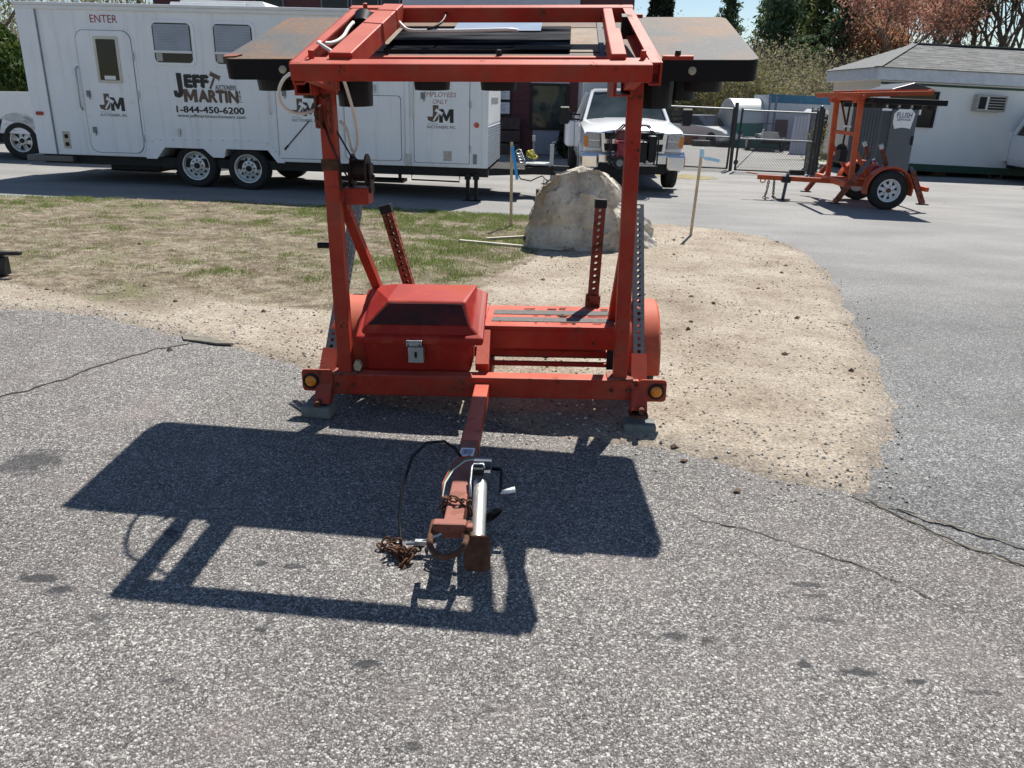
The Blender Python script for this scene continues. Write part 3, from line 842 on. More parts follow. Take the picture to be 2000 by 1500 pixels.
for pth in (wrap, drape, pile, [(-.22, -1.40, .05), (-.265, -1.40, .05), (-.285, -1.41, .03), (-.255, -1.43, .015)]):
    c = chain_mb(pth); ch.add(c.v, c.f)
o = P('safety_chain', ch, RUSTY, smooth='all', fix=False)
P('breakaway_cable', MB().tube([(.0, -1.02, .235), (-.03, -1.0, .27), (-.08, -.99, .30), (-.15, -1.03, .31), (-.20, -1.11, .28), (-.225, -1.22, .2), (-.225, -1.32, .11), (-.21, -1.38, .06), (-.20, -1.43, .04)], .0065, 7), BLACK, smooth='all')
P('cable_clip', MB().tube([(-.18, -1.42, .05), (-.13, -1.425, .06), (-.09, -1.42, .075), (-.04, -1.42, .10)], .006, 6).box(-.145, -.10, -1.432, -1.412, .052, .07), GALV, smooth=True)
for off, mt in ((0, WHITEHOSE), (.008, simple('green_wire', (.02, .16, .06), .5)), (.016, simple('red_wire', (.4, .03, .02), .5))):
    P('brake_wire', MB().tube([(.055 - off, -1.06, .25 + off), (.02 - off, -1.10, .262 + off), (-.02 - off, -1.17, .255), (-.045 - off * .6, -1.25, .235), (-.05, -1.31, .20), (-.03, -1.33, .17)], .0035, 5), mt, smooth='all')
# swivelled tongue jack
jk = P('tongue_jack', MB().cyl((.088, -1.10, .242), (.112, -1.56, .150), .0285, n=20), JACKTUBE, smooth=True)
mb = MB(); mb.bar((.094, -1.12, .225), (.096, -1.215, .225), .078, .085); mb.box(.060, .138, -1.175, -1.13, .255, .30)
mb.build('jack_bracket', ZINC, jk, bevel=.006)
MB().tube([(.066, -1.335, .22), (.060, -1.28, .25), (.060, -1.20, .285), (.066, -1.185, .29), (.105, -1.185, .29), (.11, -1.20, .28)], .005, 6).build('jack_latch', GALV, jk, smooth='all')
sp = [(.068 + .04 * i / 70, -1.215 + .014 * math.cos(i * 1.1), .272 + .014 * math.sin(i * 1.1)) for i in range(70)]
MB().tube(sp, .003, 5).build('jack_spring', BLACK, jk, smooth='all')
MB().prism(rounded(.098, .135, .018, 4), 0, .012, frame_at((.112, -1.575, .118), (1, 0, 0), (0, .28, .95))).build('jack_foot', RUSTY, jk, bevel=.004)
ck = MB(); ck.tube([(.135, -1.12, .24), (.172, -1.125, .24), (.178, -1.15, .235), (.18, -1.26, .20)], .008, 8)
ck.build('jack_crank', DARKSTEEL, jk, smooth='all')
MB().tube([(.177, -1.255, .20), (.208, -1.25, .205), (.238, -1.245, .21)], .008, 8, r2=.013).build('crank_grip', TRIMWHITE, jk, smooth='all')
mb = MB()
for k in range(3):
    mb.tube([(.14 + .03 * math.cos(a) + .008 * k, -1.30 + .07 * math.sin(a), .12 + .055 * math.cos(a * 1.0 + 1)) for a in [2 * PI * i / 18 for i in range(18)]], .0055, 6, closed=True)
P('wiring_harness', mb, BLACK, smooth='all')
Mk = frame_at((.012, -.93, .2235), (1, -.01, 0), (0, 1, 0))
st = P('barcode_label', MB().prism(rounded(.062, .085, .006, 2), 0, .0012, Mk), TRIMWHITE)
mb = MB(); random.seed(2); x = -.024
while x < .022:
    w = random.choice((.0012, .002, .003)); mb.box(x, x + w, -.022, .028, .0013, .0017, M=Mk); x += w + random.choice((.0012, .002))
mb.box(-.022, .02, -.034, -.029, .0013, .0017, M=Mk)
mb.build('barcode', BLUEINK, st)

# battery box
bx = MB()
def ringrect(x0, x1, y0, y1, z, dz=0):
    return [(x0, y0, z), (x1, y0, z), (x1, y1, z + dz), (x0, y1, z + dz)]
bx.loft([ringrect(-.655, -.07, .065, .34, .245), ringrect(-.665, -.052, .045, .36, .425, .16)])
bb = P('battery_box', bx, PLASTIC_RED, bevel=.018, seg=3)
ld = MB(); ld.loft([ringrect(-.69, .005, .005, .36, .42, .18), ringrect(-.695, .012, .0, .37, .46, .185), ringrect(-.665, -.02, .03, .36, .478, .175), ringrect(-.645, -.06, .048, .35, .515, .155), [(-.53, .118, .640), (-.10, .118, .640), (-.04, .33, .690), (-.50, .33, .690)]])
ld.build('lid', PLASTIC_RED, bb, bevel=.022, seg=4)
lp_ = MB(); q_ = [(-.632, .05, .522), (-.072, .05, .522), (-.112, .112, .630), (-.518, .112, .630)]; nq = Vector((0, -.87, .48)) * .006
lp_.add([Vector(v) + nq for v in q_] + [Vector(v) - nq * .6 for v in q_], [(0, 1, 2, 3), (7, 6, 5, 4), (0, 4, 5, 1), (1, 5, 6, 2), (2, 6, 7, 3), (3, 7, 4, 0)])
lp_.build('lid_panel', simple('dark_lid', (.10, .016, .015), .6, 0, .35, 3., .15, 120., (.045, .02, .022), .52, 2.5, spec=.25), bb, bevel=.008)  # darker maroon sheet over the sloping front of the lid
lt = MB(); lt.box(-.412, -.325, -.012, -.003, .418, .452); lt.box(-.403, -.318, -.014, .035, .325, .414)
la = lt.build('latch', GALV, bb, bevel=.003)
lt = MB(); lt.prism(rounded(.014, .036, .0069, 4), 0, .003, frame_at((-.36, -.0145, .372), (1, 0, 0), (0, 0, 1)))
for xx in (-.40, -.338):
    for zz in (.426, .445): lt.lathe([(.005, 0), (.004, .003), (0, .0035)], frame_at((xx, -.0125, zz), (1, 0, 0), (0, 0, 1)), 8)
lt.build('keyhole_and_rivets', BLACK, la)['kind'] = 'stuff'
mb = MB(); random.seed(6)
mb.prism([(0, 0), (.03, -.005), (.04, .02), (.03, .05), (.008, .055), (-.004, .03)], 0, .03, frame_at((-.712, .03, .262), (1, 0, 0), (0, 0, 1)))
o = mb.build('wood_offcut', WOOD, None); o.matrix_world = Matrix.Translation((-.164, 4.086, 0)) @ Matrix.Rotation(-.04, 4, 'Z')
tag(o, 'small pale offcut of wood wedged on the bumper beam beside the red battery box', 'wood scrap')

# upper frame
FT = .31; cF, sF = math.cos(FT), math.sin(FT)
def F(x, s, h=0): return (x, -.716 + s * cF - h * sF, 1.82 + s * sF + h * cF)
def Bd(x, s, h=0):
    c, q = math.cos(.254), math.sin(.254); return (x, -.13 + s * c - h * q, 1.859 + s * q + h * c)
nF = Vector((0, -sF, cF))
mb = MB(UP); mb.bar(F(-.697, .038, -.036), F(.765, .038, -.036), .075, .07, nF)
P('frame_front_bar', mb, RED, bevel=.006)
mb = MB(UP); mb.bar(F(-.67, .975, -.032), F(.738, .975, -.032), .06, .07, nF)
P('frame_rear_bar', mb, RED, bevel=.005)
# side rails: channels open towards the middle
for a, b, o in ((F(-.695, .02), F(-.655, .95), 1), (F(.80, .03), F(.728, .95), -1)):
    a, b = Vector(a), Vector(b); mb = MB(UP)
    mb.bar(a - nF * .045, b - nF * .045, .008, .09, nF)
    mb.bar(a + Vector((o * .02, 0, 0)) - nF * .004, b + Vector((o * .02, 0, 0)) - nF * .004, .045, .008, nF)
    mb.bar(a + Vector((o * .02, 0, 0)) - nF * .086, b + Vector((o * .02, 0, 0)) - nF * .086, .045, .008, nF)
    P('side_rail', mb, RED)
mb = MB(UP); mb.bar(F(-.50, .075, -.02), F(-.443, .945, -.02), .10, .085, nF)
mb.bar(F(-.465, .55, -.019), F(-.462, .56, -.019), .106, .09, nF); mb.bar(F(-.453, .80, -.019), F(-.452, .81, -.019), .106, .09, nF)
P('frame_arm', mb, RED, bevel=.006)
mb = MB(UP); mb.bar(F(.632, .075, -.02), F(.622, .48, -.02), .062, .08, nF); mb.bar(F(.619, .48, -.03), F(.611, .945, -.03), .046, .06, nF)
P('frame_arm', mb, RED, bevel=.005)
for x0, x1, s in ((-.70, -.55, .09), (.66, .80, .09), (-.66, -.50, .92)):
    mb = MB(UP); mb.bar(F(x0, s, -.03), F(x1, s, -.03), .05, .05, nF); mb.cyl(F((x0 + x1) / 2, s, -.01), F((x0 + x1) / 2, s, .03), .012, n=8)
    P('corner_bracket', mb, RED, bevel=.004)
mb = MB(UP); mb.cyl(F(-.575, .80, -.05), F(-.575, .86, -.02), .05, n=18); P('cable_gland', mb, BLACK, smooth=True)
mb = MB(UP); mb.bar(F(.70, .80, -.10), F(.70, .80, 0), .05, .06, nF); P('frame_stop', mb, BLACK)
# sign board lying face down
bt = .092
mb = MB(UP)
Bm = frame_at(Bd(.042, 0), (1, 0, 0), (0, math.cos(.254), math.sin(.254)))
mb.prism(rounded(2.524, 1.071, .055, 6, 0, .5355), -bt, 0, Bm)
BOARDTOP, t_, b_ = nmat('board_back'); N = NT(t_); co = coords(N)
n1 = N.n('ShaderNodeTexNoise', Scale=1.7, Detail=6., Roughness=.6); N.l(co, n1.inputs['Vector'])
n2 = N.n('ShaderNodeTexNoise', Scale=45., Detail=4., Roughness=.7); N.l(co, n2.inputs['Vector'])
c = N.ramp(n2.outputs[0], [(.3, (.085, .087, .09)), (.7, (.135, .134, .13))])
c = N.mix(N.ramp(n1.outputs[0], [(.40, 0.), (.58, .9)]), c, N.ramp(n2.outputs[0], [(.3, (.17, .095, .05)), (.7, (.25, .15, .09))]))
n3 = N.n('ShaderNodeTexNoise', Scale=11., Detail=8., Roughness=.75); N.l(co, n3.inputs['Vector'])
c = N.mix(N.ramp(n3.outputs[0], [(.66, 0.), (.71, .8)]), c, (.14, .05, .025))
g_ = N.n('ShaderNodeNewGeometry'); sx_ = N.n('ShaderNodeSeparateXYZ'); N.l(g_.outputs['True Normal'], sx_.inputs[0])
BOARDSIDE = simple('board_black', (.004, .004, .006), .5, 0, .3, 5., .1, 40., spec=.2)
N.l(c, b_.inputs['Base Color']); b_.inputs['Roughness'].default_value = .7; b_.inputs['Specular IOR Level'].default_value = .2
top = MB(UP); top.prism(rounded(2.524 - .004, 1.071 - .004, .054, 6, 0, .5355), .0005, .0035, Bm)
board = mb.build('sign_board', BOARDSIDE, main)
top.build('board_back', BOARDTOP, board)
BDA = (math.cos(.254), math.sin(.254))
hood = MB(); hood.lathe([(.082, -.19), (.090, 0), (.086, 0), (.078, -.19)], None, 24)
hood.lathe([(.076, -.012), (.05, -.03), (0, -.036)], None, 20)
hm = hood.mesh('lamp_hood', BLACK)
lamps = [(.865, .285), (1.0, .44), (-.66, .285), (-.895, .44), (.865, .80), (1.0, .66), (-.66, .80), (-.895, .66)] + [(x, .55) for x in (-1.14, -.57, -.24, .085, .42, .72, 1.14)] + [(1.08, .16), (-.24, .16), (.09, .16), (-1.02, .14)]
for i, (x, s) in enumerate(lamps):
    h = link('lamp_hood', hm, board)
    short = .42 if i >= 15 else .55 if i >= 4 else 1.0
    q = UP @ Vector(Bd(x, s, -bt)); h.location = q; h.rotation_euler = (.254 * .25, 0, 0); h.scale = (1.05, 1.05, short)
for x in (-.927, 1.0):
    mb = MB(UP); mb.lathe([(.019, 0), (.018, .008), (.006, .012), (0, .012)], frame_at(Bd(x, -.001, -.045), (1, 0, 0), (0, .25, .97)), 16)
    mb.build('board_knob', simple('brass_plug', (.42, .38, .26), .5, .3), board, smooth=True)
mb = MB(UP); mb.prism([(-.03, -.02), (.03, -.01), (.05, .03), (.015, .045), (-.03, .03)], .0036, .010, frame_at(Bd(-1.19, .04), (1, 0, 0), (0, *BDA)))
mb.build('bent_corner', RUSTRED, board)
def plate(name, x0, x1, s0, s1, h0, h1, mat, par=board):
    mb = MB(UP); vs = [Bd(x, s, h) for h in (h0, h1) for s in (s0, s1) for x in (x0, x1)]
    mb.add(vs, [(0, 2, 3, 1), (4, 5, 7, 6), (0, 1, 5, 4), (2, 6, 7, 3), (0, 4, 6, 2), (1, 3, 7, 5)])
    return mb.build(name, mat, par)
PANELM, t_, b_ = nmat('solar_glass'); N = NT(t_); co = coords(N)
n1 = N.n('ShaderNodeTexNoise', Scale=2.2, Detail=6.); mp = N.n('ShaderNodeMapping'); mp.inputs['Scale'].default_value = (.6, 3.5, 3.5); N.l(co, mp.inputs['Vector']); N.l(mp.outputs[0], n1.inputs['Vector'])
N.l(N.ramp(n1.outputs[0], [(.48, (.006, .007, .010)), (.66, (.075, .08, .085))]), b_.inputs['Base Color']); b_.inputs['Roughness'].default_value = .6
b_.inputs['Specular IOR Level'].default_value = .0
pan = plate('solar_panel', -.46, .435, .125, .70, .004, .022, PANELM)
plate('seam_strip', -.60, .64, .142, .152, .004, .0075, BLACK); plate('seam_strip', -.58, .645, .742, .753, .0045, .008, BLACK)
plate('arm_shadow', .575, .60, .0, 1.02, .004, .012, BLACK)  # painted shadow: black strip on the board beside the right frame arm
plate('trim_angle', -.575, .652, -.014, .014, .004, .016, RED); plate('trim_angle', -.562, .651, 1.035, 1.062, .004, .016, RED)
TANP = simple('tan_weathered', (.21, .155, .10), .75, 0, .25, 9., .1, 60., (.30, .11, .06), .36, 14.)
plate('back_panel', -.57, -.462, .156, .738, .0036, .0056, TANP); plate('back_panel', .437, .573, .156, .738, .0036, .0056, TANP)
plate('edge_trim', .69, .84, 1.05, 1.068, .004, .02, RED); plate('edge_trim', .86, 1.0, -.005, .02, .004, .02, RED)
ws = plate('plastic_sheet', -.18, .28, .545, .85, .026, .028, simple('bluish_sheet', (.30, .36, .44), .25, 0, .12, 5.))
mb = MB(UP)
mb.add([Bd(-.03, .775, .0292), Bd(.115, .77, .0292), Bd(.075, .83, .0292), Bd(.05, .84, .0292)], [(0, 1, 2, 3)])
mb.build('warning_triangle', simple('yellow_print', (.72, .62, .22), .5), ws)
mb = MB(UP); mb.add([Bd(.115, .775, .0293), Bd(.27, .79, .0293), Bd(.272, .815, .0293), Bd(.10, .805, .0293)], [(0, 1, 2, 3)]); mb.build('print_strip', TRIMWHITE, ws)
for x, s in ((.106, .026), (.0, 1.06), (.93, .02)):
    mb = MB(UP); mb.lathe([(.014, .012), (.014, .034), (.01, .04), (0, .04)], frame_at(Bd(x, s), (1, 0, 0), (0, *BDA)), 6); mb.build('bolt', BLACK, board)

# winch on the left post
wb = MB(); wb.box(-.722, -.59, .06, .19, 1.165, 1.25)
wbr = P('winch_bracket', wb, RED, bevel=.006)
wn = MB()
for x in (-.675, -.60): wn.lathe([(.083, -.004), (.083, .004)], frame_at((x, .125, 1.335), (0, 0, 1), (0, 1, 0)), 28)
wn.cyl((-.675, .125, 1.335), (-.60, .125, 1.335), .052, n=20)
wn.box(-.697, -.690, .085, .165, 1.25, 1.37); wn.box(-.585, -.578, .085, .165, 1.22, 1.37)
wn.cyl((-.70, .125, 1.30), (-.565, .125, 1.30), .012, n=10)
P('winch_drum', wn, simple('dark_winch', (.035, .018, .014), .6, .4, .4, 20.))
hd = MB(); hd.cyl((-.893, .12, .94), (-.80, .12, .94), .016, n=14)
P('winch_handle', hd, BLACK, smooth=True)
for pth in ([(-.745, -.03, 1.60), (-.72, .02, 1.53), (-.675, .09, 1.41), (-.645, .12, 1.385)], [(-.775, -.03, 1.58), (-.745, -.03, 1.48), (-.70, -.03, 1.37), (-.67, .05, 1.27)]):
    P('winch_cable', MB().tube(pth, .0045, 6), BLACK, smooth='all')
pu = MB(); pu.lathe([(.055, -.012), (.045, 0), (.055, .012)], frame_at((-.785, -.035, 1.60), (0, 1, 0), (0, 0, 1)), 20)
pu.bar((-.80, -.03, 1.70), (-.80, -.03, 1.55), .012, .05, (0, 1, 0)); pu.tube([(-.765, -.03, 1.69), (-.745, -.04, 1.70), (-.738, -.04, 1.66), (-.745, -.04, 1.60), (-.742, -.045, 1.55), (-.735, -.04, 1.52)], .008, 6)
P('pulley', pu, RUSTRED, smooth=True)
pu = MB(); pu.box(-.80, -.715, -.026, -.0225, 1.345, 1.40); pu.box(-.7195, -.7185, -.01, .05, 1.24, 1.38); P('worn_patch', pu, RUSTY)

# conduits and cables
loop = [(-.70, -.50, 1.80), (-.791, -.45, 1.784), (-.864, -.35, 1.746), (-.901, -.28, 1.703), (-.919, -.2, 1.657), (-.892, -.15, 1.625), (-.858, -.1, 1.617), (-.814, -.06, 1.631), (-.777, -.05, 1.657)]
drop = [(-.50, -.5, 1.80), (-.53, -.5, 1.772), (-.574, -.3, 1.726), (-.608, -.1, 1.647), (-.623, 0, 1.585), (-.63, .05, 1.517), (-.649, .1, 1.457), (-.672, .12, 1.425), (-.69, .14, 1.44), (-.696, .14, 1.48), (-.705, .12, 1.544), (-.73, .1, 1.577)]
top1 = [(-.533, -.55, 1.837), (-.572, -.5, 1.872), (-.613, -.46, 1.893), (-.655, -.42, 1.915), (-.649, -.38, 1.917), (-.626, -.34, 1.918), (-.608, -.28, 1.932), (-.6, -.2, 1.958), (-.605, -.1, 1.996), (-.605, 0, 2.03)]
top2 = [(-.60, .12, 2.06), (-.547, .15, 2.075), (-.503, .16, 2.085), (-.444, .14, 2.075), (-.382, .08, 2.02), (-.345, .06, 2.0), (-.269, .06, 1.998), (-.094, .06, 1.998), (.129, .06, 2.003), (.18, .09, 2.0)]
dark = [(-.183, .215, 2.10), (-.187, .12, 2.05), (-.219, .06, 2.016), (-.257, .05, 2.005)]
def smooth_path(p, k=3):
    P_ = [Vector(q) for q in p]; out = []
    for i in range(len(P_) - 1):
        a, b, c, d = P_[max(0, i - 1)], P_[i], P_[i + 1], P_[min(len(P_) - 1, i + 2)]
        for j in range(k):
            t = j / k
            out.append(.5 * ((2 * b) + (c - a) * t + (2 * a - 5 * b + 4 * c - d) * t * t + (3 * b - 3 * c + d - a) * t ** 3))
    out.append(P_[-1]); return out
for nm, pth, r, mt, M in (('conduit', loop, .0078, WHITEHOSE, UP), ('conduit', drop, .0078, WHITEHOSE, UP), ('conduit', top1, .0085, WHITEHOSE, UP), ('conduit', top2, .0085, WHITEHOSE, UP), ('cable', dark, .006, BLACK, UP)):
    P(nm, MB(M).tube(smooth_path(pth), r, 8), mt, smooth='all')

# ---------------------------------------------------------------- white office trailer
wt = thing('office_trailer', 'long white office trailer with black and brown auction lettering, three doors and twin wheels', 'trailer', (-4.383, 13.9, 0), (0, .009, -.059))
def W(name, mb, mat, parent=None, **k): return mb.build(name, mat, parent or wt, **k)
body = [(-3.895, .595), (-1.80, .595), (-1.65, .785), (-.975, .785), (-.80, .645), (-.62, .645), (-.585, .792), (.14, .797), (.30, .595), (3.895, .595), (3.895, 2.95), (-3.895, 2.95)]
XZ = frame_at((0, 0, 0), (1, 0, 0), (0, 0, 1))          # x right, y up, z towards the camera
def at(x, z, off=0): return frame_at((x, -off, z), (1, 0, 0), (0, 0, 1))
mb = MB(); mb.prism(body, -2.5, 0, XZ)
W('body', mb, WHITE, bevel=.012)
W('roof', MB().box(-3.93, 3.93, -.04, 2.54, 2.945, 2.99).box(-3.90, 3.90, -.028, -.004, 2.88, 2.945), TRIMWHITE, bevel=.012)
W('wheel_well', MB().box(-1.9, .4, .55, .56, .5, .9), SOOT)
W('corner_trim', MB().box(-3.90, -3.57, -.014, .02, .60, 2.94), WHITE, bevel=.006)
W('corner_trim', MB().box(3.80, 3.905, -.012, .02, .60, 2.94), WHITE, bevel=.006)
W('corner_post', MB().box(-3.575, -3.555, -.022, 0, .60, 2.94), GASKET)
# wheel arch skirt
sk = [(-1.99, .575), (-1.95, .80), (-1.80, .915), (-.05, .95), (.18, .90), (.33, .72), (.44, .575), (.31, .575), (.15, .775), (-.57, .775), (-.615, .628), (-.81, .628), (-.965, .768), (-1.64, .768), (-1.80, .575)]
W('arch_skirt', MB().prism(sk, 0, .018, at(0, 0)), WHITE, bevel=.004)
mb = MB()
for x, z in [(-1.93, .72), (-1.85, .86)] + [(-1.7 + .22 * i, .895 + .004 * i) for i in range(8)] + [(.15, .885), (.28, .76)]:
    mb.lathe([(.009, .018), (.006, .022), (0, .023)], at(x, z), 8)
mb.build('rivets', GASKET, wt)['kind'] = 'stuff'
def rdoor(cx, z0, z1, w, r, name='door', corner_bottom=.02):
    d = W(name, MB().prism(rounded(w + .10, z1 - z0 + .08, r + .04, 6), 0, .010, at(cx, (z0 + z1) / 2)), WHITE)
    MB().prism(rounded(w + .022, z1 - z0 + .02, r, 6), .0101, .0125, at(cx, (z0 + z1) / 2)).build('door_seam', GASKET, d)
    MB().prism(rounded(w, z1 - z0, r, 6), .0126, .024, at(cx, (z0 + z1) / 2)).build('door_leaf', WHITE, d, bevel=.003)
    return d
d1 = rdoor(-2.475, .66, 2.58, .93, .15)
MB().prism(rounded(.42, .72, .03, 3), .0242, .036, at(-2.43, 2.135)).build('window_frame', simple('cream_rubber', (.62, .58, .48), .6), d1, bevel=.004)
MB().prism(rounded(.33, .63, .015, 3), .0362, .0375, at(-2.43, 2.135)).build('pane', GLASS, d1)
MB().box(-2.52, -2.33, -.0395, -.0378, 1.83, 1.89).build('door_note', TRIMWHITE, d1)
d2 = rdoor(.77, .66, 1.88, .82, .03)
d3 = rdoor(3.13, .665, 2.3, .92, .03)
d4 = rdoor(1.975, .68, 1.70, .94, .06, 'hatch')
for d, x, z in ((d1, -2.88, 1.60), (d1, -2.86, 1.02), (d2, .47, 1.70), (d3, 2.79, 1.72), (d4, 1.60, 1.62)):
    MB().box(x, x + .07, -.04, -.025, z - .05, z + .05).box(x + .045, x + .06, -.05, -.04, z - .09, z + .03).build('door_latch', GASKET, d, bevel=.003)
for d, x in ((d1, -1.99), (d3, 3.61)):
    for z in (.9, 1.6, 2.2): MB().cyl((x, -.03, z - .06), (x, -.03, z + .06), .012, n=8).build('hinge', GALV, d)
# small vertical rails and latches along the side
for x in (2.56, 1.45):
    W('awning_rail', MB().box(x - .03, x + .03, -.03, 0, .70, 2.88), WHITE, bevel=.004)
W('rail_bracket', MB().box(2.53, 2.60, -.05, -.03, .68, .80).box(2.52, 2.61, -.045, -.03, .62, .66), GALV)
W('grab_rail', MB().tube([(-2.985, -.01, 2.02), (-2.99, -.06, 1.98), (-3.0, -.06, 1.40), (-3.0, -.01, 1.34)], .013, 8), GALV, smooth='all')
W('grab_rail', MB().tube([(2.66, -.01, 1.95), (2.66, -.05, 1.9), (2.66, -.05, 1.40), (2.66, -.01, 1.36)], .012, 8), WHITEHOSE, smooth='all')
W('grab_rail', MB().tube([(.25, -.01, 1.95), (.25, -.05, 1.9), (.25, -.05, 1.40), (.25, -.01, 1.36)], .012, 8), WHITEHOSE, smooth='all')
W('door_prop', MB().cyl((.455, -.03, .80), (.90, -.03, 1.27), .010, n=6).cyl((.455, -.03, .80), (.52, -.03, .87), .017, n=6), INK)
# two side windows
for cx in (-1.305, -.285):
    w = W('window', MB().prism(rounded(.76, .70, .12, 6), 0, .016, at(cx, 2.42)), WHITE, bevel=.005)
    MB().prism(rounded(.64, .60, .07, 6), .0162, .019, at(cx, 2.42)).build('pane', GLASS, w)
    mb = MB()
    for k in range(17): mb.box(cx - .30, cx + .30, -.0235 - .003 * (k % 2), -.0195, 2.303 + k * .0235, 2.303 + k * .0235 + .021)
    mb.build('blind', simple('blue_white_blind', (.34, .37, .44), .35, 0, .18, 3.), w)['kind'] = 'stuff'
    MB().box(cx - .315, cx + .315, -.030, -.0195, 2.265, 2.302).build('sash', TRIMWHITE, w, bevel=.003)
    MB().box(cx - .295, cx - .19, -.022, -.0193, 2.14, 2.26).build('vent_grille', simple('mesh_screen', (.42, .42, .38), .8, 0, .2, 90.), w)
for z, mt in ((.86, REDLENS),):
    W('outlet_plate', MB().box(-3.43, -3.31, -.012, 0, .70, .98), simple('beige_plastic', (.55, .47, .36), .6))
for z in (.77, .90): W('outlet', MB().lathe([(.038, .012), (.034, .02), (0, .02)], at(-3.365, z), 14), BLACK)
W('marker_lamp', MB().prism(rounded(.13, .06, .02, 3), .014, .035, at(-3.765, 1.262)), REDLENS, bevel=.006)
W('marker_lamp', MB().lathe([(.045, 0), (.04, .015), (0, .02)], at(3.71, 1.285), 16), simple('orange_reflector', (.55, .10, .03), .3), smooth=True)
W('sticker', MB().box(3.16, 3.30, -.0265, -.0245, .70, .86), simple('beige_sticker', (.50, .44, .38), .6, 0, .3, 30.))
W('sticker', MB().box(3.66, 3.72, -.014, -.012, .66, .82), GASKET)
for x, z in ((-1.36, 1.04), (2.02, 1.83)): W('cleat', MB().box(x - .022, x + .022, -.03, 0, z - .06, z + .04).box(x - .012, x + .012, -.035, -.03, z - .09, z - .02), GALV)
# nose: white panel above, ribbed guard below
W('nose_sheet', MB().box(3.896, 3.902, .02, 2.48, 1.30, 2.94), TRIMWHITE)
mb = MB()
for k in range(15): mb.tube([(3.90, .0, .62 + k * .045), (3.90, 2.5, .62 + k * .045)], .014, 6)
o = W('rib_guard', mb, GALV); o['kind'] = 'stuff'
text('nose_lettering', 'AUCTION', .2, frame_at((3.9035, 1.25, 1.75), (0, 1, 0), (0, 0, 1)), INK, wt, ext=.001) if False else None
W('nose_emblem', MB().box(3.9025, 3.905, .5, 1.7, 1.95, 2.2).box(3.9025, 3.905, .5, 1.9, 1.62, 1.72), GASKET)
# undercarriage
W('chassis', MB().box(-3.9, 3.9, .12, .22, .44, .59).box(-3.9, 3.9, 2.28, 2.38, .44, .59).box(-3.85, 3.85, .22, 2.28, .53, .59), SOOT)
W('rear_bumper', MB().box(-4.13, -3.3, -.02, .14, .475, .575).box(-4.13, -4.0, .14, 2.4, .475, .575), simple('bumper_steel', (.12, .12, .12), .5, .5), bevel=.008)
W('grey_tank', MB().box(-2.95, -2.02, .5, 1.3, .30, .47), BLACK, bevel=.03)
W('cross_brace', MB().bar((-1.80, .4, .57), (-1.62, .4, .30), .03, .04).bar((-1.50, .4, .57), (-1.68, .4, .30), .03, .04), SOOT)
W('step', MB().box(1.1, 2.4, .3, .7, .28, .33).box(1.15, 1.2, .4, .45, .33, .5).box(2.3, 2.35, .4, .45, .33, .5), BLACK)
W('step', MB().tube([(2.6, .1, .5), (2.6, .05, .37), (3.42, .05, .36), (3.42, .1, .5)], .014, 6), BLACK)
for x in (3.56, 3.70): W('corner_jack', MB().box(x - .03, x + .03, .06, .14, .05, .5).box(x - .09, x + .09, .02, .18, .015, .05).box(x - .05, x + .05, .04, .16, .40, .5), BLACK)
for cx, cz in ((-1.161, .475), (-.246, .455)):
    wheel(wt, (cx, .17, cz), .365, .24, .235, (0, -1, 0), 'holes10', ALLOY)
    wheel(wt, (cx, 2.33, cz), .365, .24, .235, (0, 1, 0), 'holes10', CHROME)
W('axle_beam', MB().cyl((-1.161, .3, .46), (-1.161, 2.2, .46), .05).cyl((-.246, .3, .44), (-.246, 2.2, .44), .05).bar((-1.6, .35, .52), (.2, .35, .50), .05, .08), SOOT)
W('air_conditioner', MB().prism([(-1.55, 2.99), (-1.45, 3.14), (-.02, 3.14), (.06, 2.99)], -1.6, -.75, XZ).box(-1.62, -.3, .70, .74, 3.0, 3.10), TRIMWHITE, bevel=.02)
W('roof_vent', MB().box(-3.2, -2.8, 1.2, 1.6, 2.99, 3.06), TRIMWHITE, bevel=.02)
# drawbar with its bits
W('drawbar', MB().bar((3.7, .35, .50), (4.95, 1.2, .50), .06, .12).bar((3.7, 2.15, .50), (4.95, 1.3, .50), .06, .12).box(4.3, 5.0, 1.17, 1.33, .42, .55).box(3.7, 4.5, .5, 2.0, .54, .56), BLACK)
W('coupler', MB().bar((4.95, 1.25, .54), (5.28, 1.25, .54), .10, .09, w2=.07).box(4.95, 5.3, 1.2, 1.3, .43, .46), DARKSTEEL, bevel=.01)
W('drawbar_tray', MB().box(4.49, 4.92, 1.0, 1.5, .605, .625), GALV)
W('jack_post', MB().box(4.92, 4.99, 1.22, 1.29, .55, .95).tube([(4.955, 1.255, .95), (4.955, 1.255, .99), (5.02, 1.255, .99)], .012, 6).cyl((4.97, 1.25, -.02), (4.97, 1.25, .44), .028), GALV)
W('lamp_stick', MB().cyl((4.63, 1.25, .62), (4.62, 1.25, 1.0), .007, n=6).cyl((4.62, 1.25, 1.0), (4.62, 1.25, 1.10), .03, n=10), GALV)
mb = MB()
for k in range(4): mb.tube([(4.42 + .05 * math.cos(a) - .02 * k, 1.15 + .03 * math.sin(a), .66 + .05 * k + .04 * math.sin(a)) for a in [2 * PI * i / 10 for i in range(10)]], .012, 5, closed=True)
W('valve_cluster', mb, GALV, smooth='all')
W('air_hose', MB().tube([(4.35, .95, .45), (4.42, .9, .36), (4.60, .9, .33), (4.70, .92, .38), (4.8, .95, .42), (4.88, .95, .35), (5.05, 1.0, .33), (5.1, 1.1, .44)], .011, 6), BLACK, smooth='all')
mb = MB(); random.seed(5)
